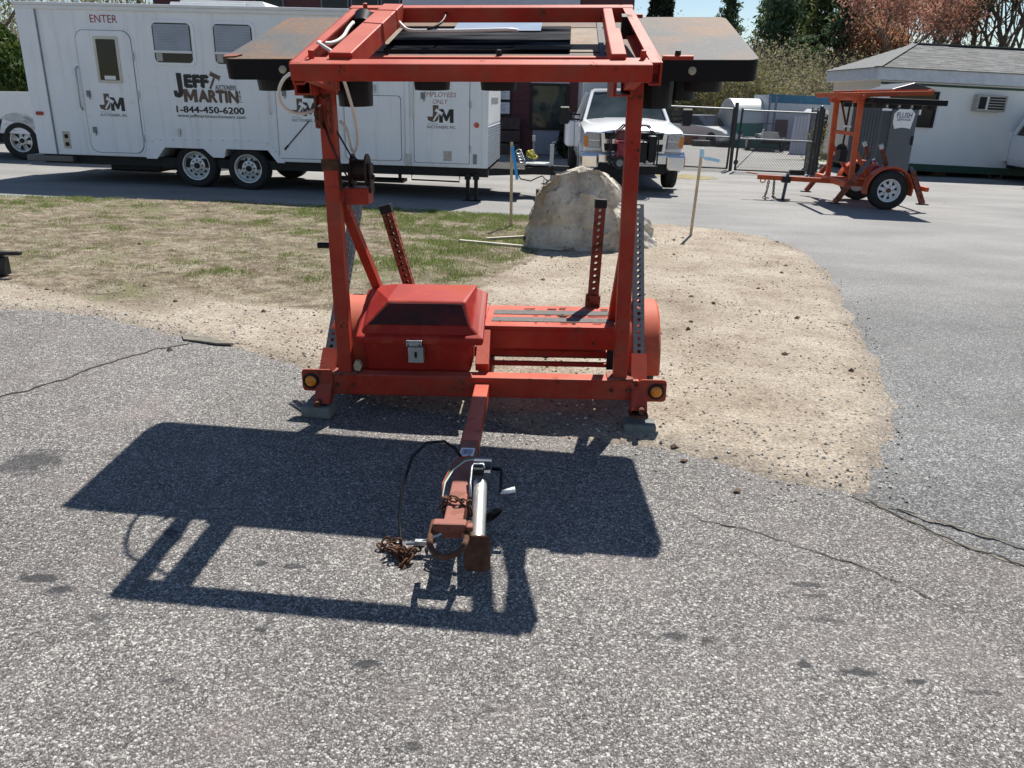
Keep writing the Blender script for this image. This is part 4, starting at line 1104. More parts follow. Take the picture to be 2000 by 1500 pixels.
for k in range(6):
    a0 = random.uniform(0, 3); c0 = Vector((.30 + random.uniform(-.05, .05), 15.13 + random.uniform(-.04, .04), .675 + .015 * k))
    rq = Matrix.Rotation(random.uniform(-.9, .9), 3, 'X') @ Matrix.Rotation(random.uniform(-.9, .9), 3, 'Y')
    mb.tube([c0 + rq @ Vector((.06 * math.cos(a), .05 * math.sin(a), .012 * math.sin(2 * a + a0))) for a in [2 * PI * i / 12 for i in range(12)]], .018, 5, closed=True)
tag(mb.build('tow_strap', simple('yellow_strap', (.55, .47, .06), .8, 0, .2, 30.), smooth='all'), 'coiled yellow strap on the tray of the white office trailer drawbar', 'strap')
mb = MB(); mb.box(-.10, .10, -.10, .10, 0, .19)
o = mb.build('concrete_block', simple('dark_block', (.05, .05, .048), .9, 0, .3, 12.), None, bevel=.008); o.location = (.46, 14.25, gz(.46)); tag(o, 'dark block on the pavement behind the boulder under the drawbar chain', 'block')
W('block_chain', MB().cyl((4.85, .40, .42), (4.84, .38, .19), .006, n=5), DARKSTEEL)

# lettering, fitted to the size it has on the wall
def fit(name, body_, cx, cz, w, h, mat, off=.003, parent=None, bold=.0, shear=0., M=None):
    o = text(name, body_, 1.0, Matrix.Identity(4), mat, parent or wt, bold=bold, ext=.0, shear=shear)
    me = o.data; xs = [v.co.x for v in me.vertices]; ys = [v.co.y for v in me.vertices]
    x0, x1, y0, y1 = min(xs), max(xs), min(ys), max(ys)
    T = Matrix.Translation((-(x0 + x1) / 2, -(y0 + y1) / 2, 0)); S = Matrix.Diagonal((w / (x1 - x0), h / (y1 - y0), 1, 1))
    me.transform((M or at(cx, cz, off)) @ S @ T)
    return o
fit('lettering', 'ENTER', -2.425, 2.757, .46, .115, REDINK, .004)
# block letters of the logo drawn as outlines
def poly(name, pts, mat, off, parent=None, cx=0, cz=0):
    mb = MB(); mb.prism(pts, 0, .0012, at(cx, cz, off)); return mb.build(name, mat, parent or wt)
poly('lettering', [(-1.315, 1.965), (-1.225, 1.965), (-1.215, 1.66), (-1.24, 1.60), (-1.30, 1.575), (-1.37, 1.595), (-1.385, 1.69), (-1.32, 1.69), (-1.318, 1.665), (-1.305, 1.655), (-1.298, 1.68)], INK, .003)
fit('lettering', 'EFF', -.975, 1.842, .43, .215, INK, .003, bold=.075)
poly('lettering', [(-1.217 + .235 * x, 1.5125 + .205 * z) for x, z in [(0, 0), (0, 1), (.30, 1), (.5, .5), (.70, 1), (1, 1), (1, 0), (.74, 0), (.74, .52), (.56, .12), (.44, .12), (.26, .52), (.26, 0)]], BROWNINK, .003)
fit('lettering', 'ARTIN', -.625, 1.615, .69, .205, BROWNINK, .003, bold=.06)
fit('lettering', 'AUCTIONEERS', -.485, 1.758, .355, .075, INK, .003, bold=.012)
for k, ch_ in enumerate('INC'): fit('lettering', ch_, -.255, 1.69 - k * .068, .016 if ch_ == 'I' else .034, .05, INK, .003, bold=.008)
poly('lettering', [(-.228, 1.53), (-.218, 1.53), (-.218, 1.54), (-.228, 1.54)], INK, .003)
fit('lettering', '1-844-450-6200', -.785, 1.397, 1.17, .108, INK, .003, bold=.03)
fit('lettering', 'www.jeffmartinauctioneers.com', -.775, 1.290, 1.17, .068, INK, .003, bold=.008)
def gavel(x, z, s, ang, mat, off):
    c, q = math.cos(ang), math.sin(ang)
    R = lambda p: (x + s * (p[0] * c - p[1] * q), z + s * (p[0] * q + p[1] * c))
    a = poly('gavel_mark', [R(p) for p in [(-.45, 0), (.45, 0), (.45, .42), (-.45, .42)]], mat, off)
    poly('gavel_mark', [R(p) for p in [(-.58, -.06), (-.48, -.06), (-.48, .48), (-.58, .48)]], mat, off)
    poly('gavel_mark', [R(p) for p in [(.48, -.06), (.58, -.06), (.58, .48), (.48, .48)]], mat, off)
    poly('gavel_mark', [R(p) for p in [(-.13, -.03), (.10, -.03), (.06, -1.25), (-.16, -1.25)]], mat, off)
gavel(-.665, 1.905, .155, -.42, BROWNINK, .0035)
def emblem(cx, cz, off):
    # brown J, black M, pale gavel between, small lines below
    q = lambda pts: [(cx + x, cz + z) for x, z in pts]
    poly('emblem', q([(-.14, .18), (-.045, .18), (-.045, -.03), (-.075, -.075), (-.15, -.085), (-.22, -.06), (-.235, 0.0), (-.15, 0.0), (-.14, .02)]), BROWNINK, off)
    poly('emblem', [(cx - .035 + .24 * x, cz - .092 + .215 * z) for x, z in [(0, 0), (0, 1), (.30, 1), (.5, .5), (.70, 1), (1, 1), (1, 0), (.74, 0), (.74, .52), (.56, .12), (.44, .12), (.26, .52), (.26, 0)]], INK, off)
    gavel(cx - .05, cz + .055, .115, -.55, WHITE, off + .0015)
    fit('emblem', 'JEFF MARTIN', cx - .145, cz - .118, .17, .028, GASKET, off)
    fit('emblem', 'AUCTIONEERS, INC.', cx, cz - .165, .48, .05, INK, off, bold=.008)
emblem(-2.455, 1.43, .0245); emblem(.845, 1.44, .0245); emblem(3.125, 1.40, .0245)
fit('lettering', 'EMPLOYEES', 3.10, 1.745, .55, .072, REDINK, .0245, shear=.2)
fit('lettering', 'ONLY', 3.11, 1.635, .25, .07, REDINK, .0245, shear=.2)

# ---------------------------------------------------------------- pickup trucks
def pickup(label, loc, rotz, box=True, group=None):
    # local frame: front bumper at y=0 facing -y, truck runs to +y, x = image right
    t = thing('pickup_truck', label, 'pickup truck', loc, (0, .0, rotz), group)
    def A(name, mb, mat, parent=None, **k): return mb.build(name, mat, parent or t, **k)
    def ring(y, w, zb, zs, zt, wt_, crown=.03, mid=None):
        r = [(-w * .96, y, zb), (-w, y, zb + .12), (-w, y, zs), (-w * .985, y, (zs + zt) / 2 + .02), (-wt_, y, zt - .02), (-wt_ * .5, y, zt + crown * .8), (0, y, zt + crown)]
        return r + [(-x, y_, z) for x, y_, z in reversed(r[:-1])]
    # front clip, hood
    A('hood', MB().loft([ring(.10, .97, .78, 1.0, 1.12, .80, .04), ring(.22, .985, .72, 1.05, 1.19, .84, .05), ring(.8, 1.0, .62, 1.10, 1.27, .88, .06), ring(1.45, 1.0, .62, 1.12, 1.32, .90, .05), ring(1.75, 1.0, .62, 1.12, 1.33, .90, .04)]), CARWHITE, smooth=True)
    for sx in (-1, 1):
        A('fender_flare', fender_mb((0, .98, .40), sx * 1.0 - .03, sx * 1.0 + .03, .50, -5, 185, lip=.05), CARWHITE, smooth=True)
    # cab and bed
    cab = MB().loft([ring(1.75, 1.0, .45, 1.12, 1.26, .95, .0), ring(3.75, 1.0, .45, 1.12, 1.30, .95, .0)])
    A('cab', cab, CARWHITE, smooth=True)
    wx = [(4.66 + .55 * math.cos(PI - PI * i / 14), .42 + .55 * math.sin(PI * i / 14)) for i in range(15)]
    A('bed', MB().prism([(3.80, .55), (4.13, .55)] + wx[1:-1] + [(5.19, .55), (6.05, .55), (6.05, 1.38), (3.80, 1.38)], -1.0, 1.0, Matrix(((0, 0, 1, 0), (1, 0, 0, 0), (0, 1, 0, 0), (0, 0, 0, 1)))), CARWHITE, bevel=.02)
    A('wheel_tub', MB().box(-.72, .72, 4.0, 5.3, .4, 1.0), SOOT)
    roofz = 1.93
    rf = MB().loft([[(-.70, 2.42, roofz - .05), (-.62, 2.40, roofz - .02), (0, 2.38, roofz), (.62, 2.40, roofz - .02), (.70, 2.42, roofz - .05), (.70, 2.42, roofz - .09), (-.70, 2.42, roofz - .09)], [(-.74, 2.9, roofz - .03), (-.65, 2.9, roofz + .02), (0, 2.9, roofz + .035), (.65, 2.9, roofz + .02), (.74, 2.9, roofz - .03), (.74, 2.9, roofz - .09), (-.74, 2.9, roofz - .09)], [(-.74, 3.55, roofz - .04), (-.65, 3.55, roofz), (0, 3.55, roofz + .02), (.65, 3.55, roofz), (.74, 3.55, roofz - .04), (.74, 3.55, roofz - .1), (-.74, 3.55, roofz - .1)]])
    A('roof', rf, CARWHITE, smooth=True)
    for x in (-.32, 0, .32): A('roof_lamp', MB().prism(rounded(.12, .04, .015, 3), 0, .03, frame_at((x, 2.46, roofz + .0), (1, 0, 0), (0, .95, .2))), BLACK)
    for sx in (-1, 1):
        A('pillar', MB().bar((sx * .90, 1.72, 1.27), (sx * .715, 2.42, 1.86), .07, .07, (1, 0, 0)), CARWHITE, bevel=.015)
        A('pillar', MB().bar((sx * .96, 3.65, 1.27), (sx * .73, 3.52, 1.87), .09, .16, (1, 0, 0)), CARWHITE, bevel=.015)
        A('side_window', MB().add([(sx * .955, 1.85, 1.28), (sx * .955, 3.6, 1.29), (sx * .735, 3.48, 1.86), (sx * .725, 2.45, 1.86)], [(0, 1, 2, 3)]), GLASS)
        A('door', MB().prism([(1.85, .62), (3.7, .62), (3.7, 1.24), (1.85, 1.22)], 0, .012, frame_at((sx * 1.0, 0, 0), (0, 1, 0), (0, 0, 1)) if sx > 0 else frame_at((sx * 1.012, 0, 0), (0, 1, 0), (0, 0, 1))), CARWHITE, bevel=.004)
        m_ = A('mirror', MB().tube([(sx * .98, 1.95, 1.30), (sx * 1.22, 1.92, 1.32)], .02, 6).tube([(sx * .98, 1.95, 1.40), (sx * 1.22, 1.92, 1.42)], .02, 6).loft([rounded3(sx * 1.32, 1.86, 1.38, .10, .16), rounded3(sx * 1.32, 1.96, 1.38, .115, .175), rounded3(sx * 1.32, 2.02, 1.38, .10, .16)]), BLACK, smooth=True)
        MB().prism(rounded(.18, .03, .012, 3), -.02, .06, frame_at((sx * 1.32, 1.93, 1.555), (1, 0, 0), (0, 0, 1))).build('mirror_cap', CHROME, m_)
    ws_ = MB(); ws_.add([(-.88, 1.74, 1.285), (0, 1.66, 1.335), (.88, 1.74, 1.285), (.69, 2.41, 1.865), (0, 2.36, 1.895), (-.69, 2.41, 1.865)], [(0, 1, 4, 5), (1, 2, 3, 4)])
    A('windscreen', ws_, WSGLASS)
    A('rear_window', MB().add([(-.8, 3.74, 1.33), (.8, 3.74, 1.33), (.66, 3.56, 1.84), (-.66, 3.56, 1.84)], [(0, 1, 2, 3)]), GLASS)
    for sx in (-1, 1): A('wiper', MB().bar((sx * .1, 1.64, 1.345), (sx * .62, 1.72, 1.36), .012, .012), BLACK)
    # face
    A('grille', MB().prism([(-.62, .74), (.62, .74), (.66, 1.12), (.4, 1.17), (-.4, 1.17), (-.66, 1.12)], 0, .05, frame_at((0, .10, 0), (1, 0, 0), (0, 0, 1))), CHROME, bevel=.02)
    for z0, z1 in ((.775, .915), (1.0, 1.12)):
        for sx in (-1, 1):
            A('grille_opening', MB().prism([(sx * .05, z0), (sx * .56, z0), (sx * .58, z1), (sx * .05, z1)], .051, .053, frame_at((0, .10, 0), (1, 0, 0), (0, 0, 1))), BLACK)
    A('badge', MB().prism([(-.11, -.03), (.04, -.03), (.11, .03), (-.04, .03)], .055, .066, frame_at((0, .10, .955), (1, 0, 0), (0, 0, 1))), simple('gold_badge', (.5, .36, .08), .3, .6))
    for sx in (-1, 1):
        hl = A('headlight', MB().prism([(.64, .82), (.97, .84), (.985, 1.06), (.93, 1.13), (.66, 1.12)] if sx > 0 else [(-x, z) for x, z in [(.64, .82), (.97, .84), (.985, 1.06), (.93, 1.13), (.66, 1.12)]], 0, .07, frame_at((0, .12, 0), (1, 0, 0), (0, 0, 1))), CLEARLENS, bevel=.02)
        MB().prism([(sx * .88, .85), (sx * .96, .86), (sx * .97, 1.05), (sx * .90, 1.06)], .0705, .074, frame_at((0, .12, 0), (1, 0, 0), (0, 0, 1))).build('turn_signal', AMBER, hl)
        MB().box(sx * .66, sx * .87, .045, .049, .965, .975).build('lens_bar', CHROME, hl)
    A('bumper', MB().loft([[(x, .0 if abs(x) < .6 else .09, z) for x, z in [(-1.03, .50), (-1.03, .74), (-.62, .72), (.62, .72), (1.03, .74), (1.03, .50), (.62, .53), (-.62, .53)]], [(x, .16, z) for x, z in [(-1.03, .46), (-1.03, .80), (-.62, .76), (.62, .76), (1.03, .80), (1.03, .46), (.62, .50), (-.62, .50)]]]), CHROME, bevel=.03, seg=3)
    A('bumper_corner', MB().box(-1.04, -.66, .03, .22, .42, .72), CHROME, bevel=.05, seg=3); A('bumper_corner', MB().box(.66, 1.04, .03, .22, .42, .72), CHROME, bevel=.05, seg=3)
    A('air_dam', MB().box(-.66, .66, .10, .2, .34, .55), BLACK)
    A('underbody', MB().box(-.85, .85, .4, 5.9, .35, .62), SOOT)
    for y, dual in ((.98, 0), (4.66, 1)):
        for sx in (-1, 1):
            wheel(t, (sx * (.88 if not dual or not box else .95), y, .40), .40, .26 if not dual or not box else .34, .23, (sx, 0, 0), 'alloy', ALLOY)
    A('tow_hook', MB().tube([(-.42, .05, .46), (-.42, -.04, .44), (-.36, -.04, .44), (-.36, .05, .46)], .015, 6), BLACK)
    for sx in (-1, 1):
        if box: A('rear_hip', MB().loft([[(sx * (1.0 + .2 * k), 4.05 + .12 * q_, .62 + .1 * q_), (sx * (1.0 + .2 * k), 5.3 - .12 * q_, .62 + .1 * q_), (sx * (1.0 + .2 * k), 5.2 - .2 * q_, 1.22 - .1 * q_), (sx * (1.0 + .2 * k), 4.15 + .2 * q_, 1.22 - .1 * q_)] for k, q_ in ((0, 0), (.9, 0), (1.15, .6))]), CARWHITE, bevel=.05, seg=3)
        A('tail_light', MB().box(sx * .86, sx * 1.005, 6.0, 6.06, .85, 1.3), REDLENS)
    if box: A('cargo_box', MB().box(-.86, .86, 3.95, 6.3, 1.39, 2.9), simple('grey_aluminium', (.45, .46, .47), .5, .1, .08, 3.), bevel=.03)
    return t
def rounded3(cx, y, cz, w, h):
    return [(cx + sx * w * (1 if k else .7), y, cz + sz * h * (.7 if k else 1)) for sx, sz, ks in ((1, 1, (1, 0)), (-1, 1, (0, 1)), (-1, -1, (1, 0)), (1, -1, (0, 1))) for k in ks]
tr1 = pickup('white pickup truck facing the lot with a generator hung on its front bumper', (2.29, 16.05, gz(2.29) + .02), -.03, True)
tr2 = pickup('white pickup truck whose rear wheel shows past the end of the office trailer', (-5.9, 18.45, gz(-10)), PI / 2 , False)
tr2.rotation_euler = (0, 0, 0)
tr2.matrix_basis = Matrix.Translation((-5.92, 18.48, gz(-10.6))) @ Matrix.Rotation(PI / 2, 4, 'Z')

# generator carried on the front hitch
g = thing('generator', 'red and black generator in a tube frame on the front of the white pickup', 'generator', (2.24, 15.72, .50), (0, 0, -.03))
gf = MB()
for y in (-.2, .2):
    gf.tube([(-.44, y, .02), (-.44, y, .50), (-.20, y, .74), (.24, y, .74), (.44, y, .52), (.44, y, .02)], .016, 8)
for x, z in ((-.44, .02), (.44, .02), (-.20, .74), (.24, .74)): gf.cyl((x, -.2, z), (x, .2, z), .014, n=8)
gf.build('frame', DARKSTEEL, g, smooth=True)
MB().box(-.36, .10, -.17, .17, .46, .66).build('fuel_tank', simple('dark_red_tank', (.10, .008, .012), .35), g, bevel=.05, seg=3)
MB().box(-.30, .04, -.16, .16, .10, .44).build('engine', simple('crimson_engine', (.26, .012, .03), .45, 0, .2, 8.), g, bevel=.03)
MB().box(.05, .26, -.13, .15, .06, .45).build('alternator', BLACK, g, bevel=.04)
MB().box(.27, .43, -.15, .15, .08, .56).build('muffler', BLACK, g, bevel=.04)
gw = tyre_mb(.125, .07, .07, frame_at((-.27, -.24, .06), (1, 0, 0), (0, 0, 1)), n=24).build('wheel', RUBBER, g, smooth=True)
MB().lathe([(.07, .02), (.06, .03), (.02, .028), (0, .03)], frame_at((-.27, -.24, .06), (1, 0, 0), (0, 0, 1)), 20).build('hub', GASKET, gw, smooth=True)
MB().box(-.36, .50, .12, .2, -.02, .02).tube([(.30, .16, .0), (.30, .62, -.02)], .03, 6).tube([(-.2, .16, .0), (-.2, .62, -.02)], .03, 6).build('carrier_rack', GALV, g)
MB().tube([(-.02, -.1, .05), (0, -.06, -.12), (.03, .02, -.25)], .05, 8, r2=.04).build('exhaust_hose', GALV, g, smooth='all')

# ---------------------------------------------------------------- boulder, stakes, laths
def boulder():
    pts = [(.20, 9.30, .30), (.19, 9.34, .02), (.235, 9.36, .54), (.34, 9.38, .76), (.48, 9.38, .865), (.64, 9.36, .915), (.80, 9.38, .925), (.95, 9.42, .91), (1.06, 9.42, .76), (1.17, 9.36, .50), (1.24, 9.30, .22), (1.30, 9.34, -.08), (.77, 9.22, -.05), (.75, 9.24, .3), (.26, 9.30, -.02),
           (1.10, 9.85, .82), (1.30, 9.85, .66), (1.54, 9.85, .38), (1.74, 9.92, .14), (1.68, 9.7, -.08), (.35, 10.2, .62), (.70, 10.3, .86), (1.1, 10.3, .74), (1.5, 10.2, .30), (.22, 10.1, .1), (1.55, 10.2, -.05), (.3, 10.2, -.05)]
    c0 = Vector((.9, 9.72, .30))
    bm = bmesh.new()
    for p in pts: bm.verts.new(Vector(p) - c0)
    bmesh.ops.convex_hull(bm, input=bm.verts)
    bmesh.ops.delete(bm, geom=[v for v in bm.verts if not v.link_faces], context='VERTS')
    bmesh.ops.triangulate(bm, faces=bm.faces)
    for it in range(4):
        bmesh.ops.subdivide_edges(bm, edges=bm.edges[:], cuts=1, use_grid_fill=True)
        bmesh.ops.triangulate(bm, faces=bm.faces[:])
        if it == 3:
            for _ in range(1): bmesh.ops.smooth_vert(bm, verts=bm.verts, factor=.25, use_axis_x=True, use_axis_y=True, use_axis_z=True)
    bm.normal_update()
    for v in bm.verts:
        p = v.co; q = .05 * (abs(noise.noise(p * 2.1 + Vector((1, 5, 2)))) - .25) * 2 + .035 * noise.noise(p * 2.6) + .028 * noise.noise(p * 6 + Vector((3, 1, 2))) + .013 * noise.noise(p * 15) + .006 * noise.noise(p * 36)
        q -= .028 * (noise.noise(p * 4.3 + Vector((2, 2, 9))) > .12); q -= .05 * max(0, .35 - abs(noise.noise(p * 1.9 + Vector((8, 3, 1))))) ** 2 * 6
        v.co = Vector((p.x * 1.06, p.y * 1.03, p.z * 1.05)) + v.normal * q
    me = bpy.data.meshes.new('boulder'); bm.to_mesh(me); bm.free()
    me.polygons.foreach_set('use_smooth', [True] * len(me.polygons))
    me.set_sharp_from_angle(angle=R_(24))
    m, t, b = nmat('boulder_stone'); N = NT(t); co = coords(N)
    n1 = N.n('ShaderNodeTexNoise', Scale=2.2, Detail=9., Roughness=.65); N.l(co, n1.inputs['Vector'])
    c = N.ramp(n1.outputs[0], [(.34, (.30, .265, .22)), (.48, (.54, .48, .395)), (.62, (.69, .63, .53))])
    n2 = N.n('ShaderNodeTexNoise', Scale=1.5, Detail=7., Roughness=.6); mp = N.n('ShaderNodeMapping'); mp.inputs['Location'].default_value = (4, 2, 7); N.l(co, mp.inputs['Vector']); N.l(mp.outputs[0], n2.inputs['Vector'])
    c = N.mix(N.ramp(n2.outputs[0], [(.50, 0.), (.62, .75)]), c, (.36, .235, .115))
    n3 = N.n('ShaderNodeTexNoise', Scale=9., Detail=8., Roughness=.75); N.l(co, n3.inputs['Vector'])
    c = N.mix(N.ramp(n3.outputs[0], [(.56, 0.), (.63, .8)]), c, (.17, .115, .07))
    w = N.n('ShaderNodeTexNoise', Scale=3.1, Detail=4.); N.l(co, w.inputs['Vector'])
    vein = N.math('ABSOLUTE', N.math('SUBTRACT', w.outputs[0], .5))
    gate = N.ramp(n2.outputs[0], [(.42, 1.), (.5, 0.)])
    c = N.mix(N.math('MULTIPLY', N.ramp(vein, [(.0, .8), (.010, 0.)]), gate), c, (.62, .6, .56))
    N.l(c, b.inputs['Base Color']); b.inputs['Roughness'].default_value = .85
    bp = N.n('ShaderNodeBump', Strength=.9, Distance=.03); N.l(n3.outputs[0], bp.inputs['Height']); N.l(bp.outputs[0], b.inputs['Normal'])
    me.materials.append(m)
    o = link('boulder', me); o.location = (.90, 9.72, .30)
    return tag(o, 'big pale boulder with rust brown stains on the dirt island', 'boulder')
boulder()
s = thing('survey_stake', 'thin wooden stake left of the boulder with a blue ribbon hanging down', 'stake', (-.055, 10.88, gz(-.055)), (0, 0, .2), 'survey stakes beside the boulder')
MB().bar((0, 0, -.05), (-.01, 0, 1.14), .036, .022, (0, 1, 0)).build('lath', WOOD, s)
mb = MB(); rp = [(0, -.014, 1.06), (.015, -.03, .98), (.035, -.035, .86), (.055, -.03, .74), (.068, -.02, .66)]
for a, c in zip(rp, rp[1:]): mb.add([(a[0] - .02, a[1], a[2]), (a[0] + .02, a[1] + .01, a[2]), (c[0] + .022, c[1] + .012, c[2]), (c[0] - .02, c[1], c[2])], [(0, 1, 2, 3)])
mb.box(-.022, .022, -.016, .016, 1.03, 1.09)
mb.build('ribbon', BLUETAPE, s)
s = thing('survey_stake', 'leaning wooden stake right of the boulder with a pale blue ribbon blown sideways', 'stake', (2.384, 10.74, gz(2.384)), (0, 0, .1), 'survey stakes beside the boulder')
MB().bar((0, 0, -.05), (.055, .02, 1.16), .034, .02, (0, 1, 0)).build('lath', WOOD, s)
mb = MB(); rp = [(.06, 0, 1.08), (.10, -.01, 1.045), (.17, -.02, 1.04), (.24, -.01, 1.025), (.30, .0, 1.015)]
for a, c in zip(rp, rp[1:]): mb.add([(a[0], a[1], a[2] - .022), (a[0], a[1] + .01, a[2] + .02), (c[0], c[1] + .012, c[2] + .02), (c[0], c[1], c[2] - .018)], [(0, 1, 2, 3)])
mb.box(.03, .075, -.014, .034, 1.06, 1.165)
mb.build('ribbon', LBLUE, s)
for a, b_, lab in (((-.67, 9.54), (.56, 9.20), 'long grey lath lying flat, its end in the boulder shadow'), ((-.35, 9.76), (.30, 10.10), 'shorter lath lying behind the long one, running under the boulder')):
    mb = MB(); mb.bar((a[0], a[1], island_z(*a, 1) + .018), (b_[0], b_[1], island_z(*b_, 1) + .022), .05, .02)
    tag(mb.build('wooden_lath', LATH, None, bevel=.002), lab, 'lath', 'laths lying by the boulder')
# end of another drawbar poking in at the edge of the lot
mb = MB(); mb.bar((-5.6, 6.95, .36), (-4.52, 6.86, .30), .09, .09); mb.bar((-4.62, 6.86, .325), (-4.33, 6.84, .335), .05, .03); mb.box(-4.62, -4.48, 6.80, 6.90, .14, .30); mb.cyl((-5.4, 6.93, .08), (-5.4, 6.93, .32), .03)
tag(mb.build('drawbar_end', DARKSTEEL, None, bevel=.008), 'dark steel trailer coupler poking in over the dry grass', 'coupler')

# ---------------------------------------------------------------- dark red building behind
rb = thing('red_building', 'dark maroon office building with a black framed window, standing behind the white trailer', 'building', (0, 26, 0))
MAROON = simple('maroon_siding', (.075, .022, .026), .75, 0, .22, 4., .1, 30.)
GREYPANEL = simple('lilac_grey_panel', (.42, .42, .47), .6, 0, .06, 2.)
MB().box(-11, 3.45, .03, 9, -.3, 6.8).build('wall', MAROON, rb)
sb_mesh = {}
def boards(x0, x1, z0, z1, st=.2):
    k = 0
    while z0 + k * st < z1 - .02:
        key = round(x1 - x0, 3)
        if key not in sb_mesh:
            mb = MB(); mb.add([(0, 0, 0), (x1 - x0, 0, 0), (x1 - x0, .025, st - .008), (0, .025, st - .008), (0, .03, 0), (x1 - x0, .03, 0), (x1 - x0, .03, st - .008), (0, .03, st - .008)], [(0, 1, 2, 3), (4, 7, 6, 5), (0, 4, 5, 1), (3, 2, 6, 7), (0, 3, 7, 4), (1, 5, 6, 2)])
            sb_mesh[key] = mb.mesh('siding_board', MAROON)
        o = link('siding_board', sb_mesh[key], rb); o.location = (x0, -.002, z0 + k * st); k += 1
boards(-11, .40, 0, 4.0); boards(1.6, 3.45, 0, 4.0); boards(.40, 1.6, 2.2, 4.0)
MB().box(.40, 1.6, -.02, .03, 2.12, 2.2).build('window_head', GREYPANEL, rb)
wf = MB().box(.40, 1.6, -.04, .02, .74, .82).box(.40, 1.6, -.04, .02, 2.04, 2.12).box(.40, .48, -.04, .02, .82, 2.04).box(1.5, 1.6, -.04, .02, .82, 2.04).build('window', BLACK, rb)
MB().box(.48, 1.5, .0, .01, .82, 2.04).build('pane', glass_mat('shop_glass', (.03, .04, .035), .04), wf)
MB().box(.50, 1.55, -.015, .03, .0, .735).build('kick_panel', simple('blue_grey_panel', (.20, .23, .30), .6), rb)
MB().box(-3.5, 1.82, -.06, .03, 4.16, 5.2).build('fascia_panel', GREYPANEL, rb, bevel=.01)
for x0, x1 in ((-7.95, -7.05), (-5.95, -5.1), (-5.05, -4.2), (-4.15, -3.56)):
    w = MB().box(x0, x1, -.03, .02, 4.05, 5.3).build('upper_window', simple('slate_panel', (.10, .11, .13), .5), rb)
    MB().box(x0 + .05, x1 - .05, -.034, -.03, 4.1, 5.25).build('pane', GLASS, w)
MB().box(-11.3, 3.75, -.4, 9.3, 6.8, 7.1).build('roof', simple('dark_roof', (.05, .045, .045), .8), rb)
nb = thing('notice_board', 'black framed notice board of white sheets on the maroon wall beside the office trailer nose', 'notice board', (-.43, 25.9, 0))
MB().box(-.24, .22, .02, .08, 1.12, 2.35).build('frame', BLACK, nb)
for z in (1.21, 1.63, 2.05):
    s_ = MB().box(-.20, .19, .012, .019, z, z + .33).build('sheet', simple('paper', (.55, .57, .62), .7), nb)
    mb = MB(); random.seed(int(z * 100))
    for k in range(7): mb.box(-.17, -.17 + random.uniform(.1, .32), .010, .0118, z + .04 + k * .038, z + .05 + k * .038)
    mb.build('print_lines', GASKET, s_)['kind'] = 'stuff'
mb = MB()
for k in range(3): mb.box(-.75, .1, 25.55, 25.95, k * .38, k * .38 + .34)
tag(mb.build('timber_planter', simple('dark_timber', (.055, .04, .04), .85, 0, .3, 6.), None, bevel=.01), 'dark stacked timber box at the foot of the maroon wall', 'planter')

# ---------------------------------------------------------------- foliage helpers
def cards(vs, fs, c, n, spread, size, asp=1.6, up=.3):
    # leaf-sized diamonds scattered round c
    for _ in range(n):
        p = c + Vector((random.gauss(0, spread[0]), random.gauss(0, spread[1]), random.gauss(0, spread[2])))
        a = Vector((random.gauss(0, 1), random.gauss(0, 1), random.gauss(0, 1) + up)).normalized()
        b = a.cross(Vector((random.gauss(0, 1), random.gauss(0, 1), random.gauss(0, 1)))).normalized()
        s = size * random.uniform(.6, 1.4); o = len(vs)
        vs += [p - a * s * asp, p + b * s * .5, p + a * s * asp, p - b * s * .5]; fs.append((o, o + 1, o + 2, o + 3))
def mesh_obj(name, vs, fs, mat, parent=None):
    me = bpy.data.meshes.new(name); me.from_pydata([tuple(v) for v in vs], [], fs); me.materials.append(mat)
    return link(name, me, parent)
BARK = simple('grey_brown_bark', (.13, .105, .085), .9, 0, .3, 6., .4, 20.)
BARKD = simple('dark_bark', (.055, .045, .038), .9, 0, .3, 6., .4, 20.)
PINEM = leaf_mat('pine_needles', [(.05, .09, .045), (.085, .135, .065), (.12, .175, .09), (.16, .21, .115)], .4)
PINEY = leaf_mat('yellow_pine_needles', [(.07, .10, .03), (.11, .14, .045), (.16, .18, .07)], .25)
REDLEAF = leaf_mat('red_buds', [(.36, .135, .10), (.44, .20, .145), (.48, .28, .20), (.42, .29, .20)], .4)
ORANGELEAF = leaf_mat('rusty_buds', [(.42, .19, .11), (.50, .27, .15), (.50, .34, .20)], .4)
TANLEAF = leaf_mat('tan_buds', [(.20, .175, .10), (.27, .245, .145), (.28, .29, .15), (.25, .20, .14)], .45)
OLIVELEAF = leaf_mat('olive_buds', [(.10, .10, .035), (.15, .145, .055), (.20, .185, .08)], .4)
ARBM = leaf_mat('arborvitae', [(.02, .045, .012), (.05, .09, .02), (.09, .14, .03), (.14, .18, .04)], .25)
BUSHM = leaf_mat('dark_bush', [(.012, .02, .012), (.025, .035, .02), (.04, .05, .03)], .2)

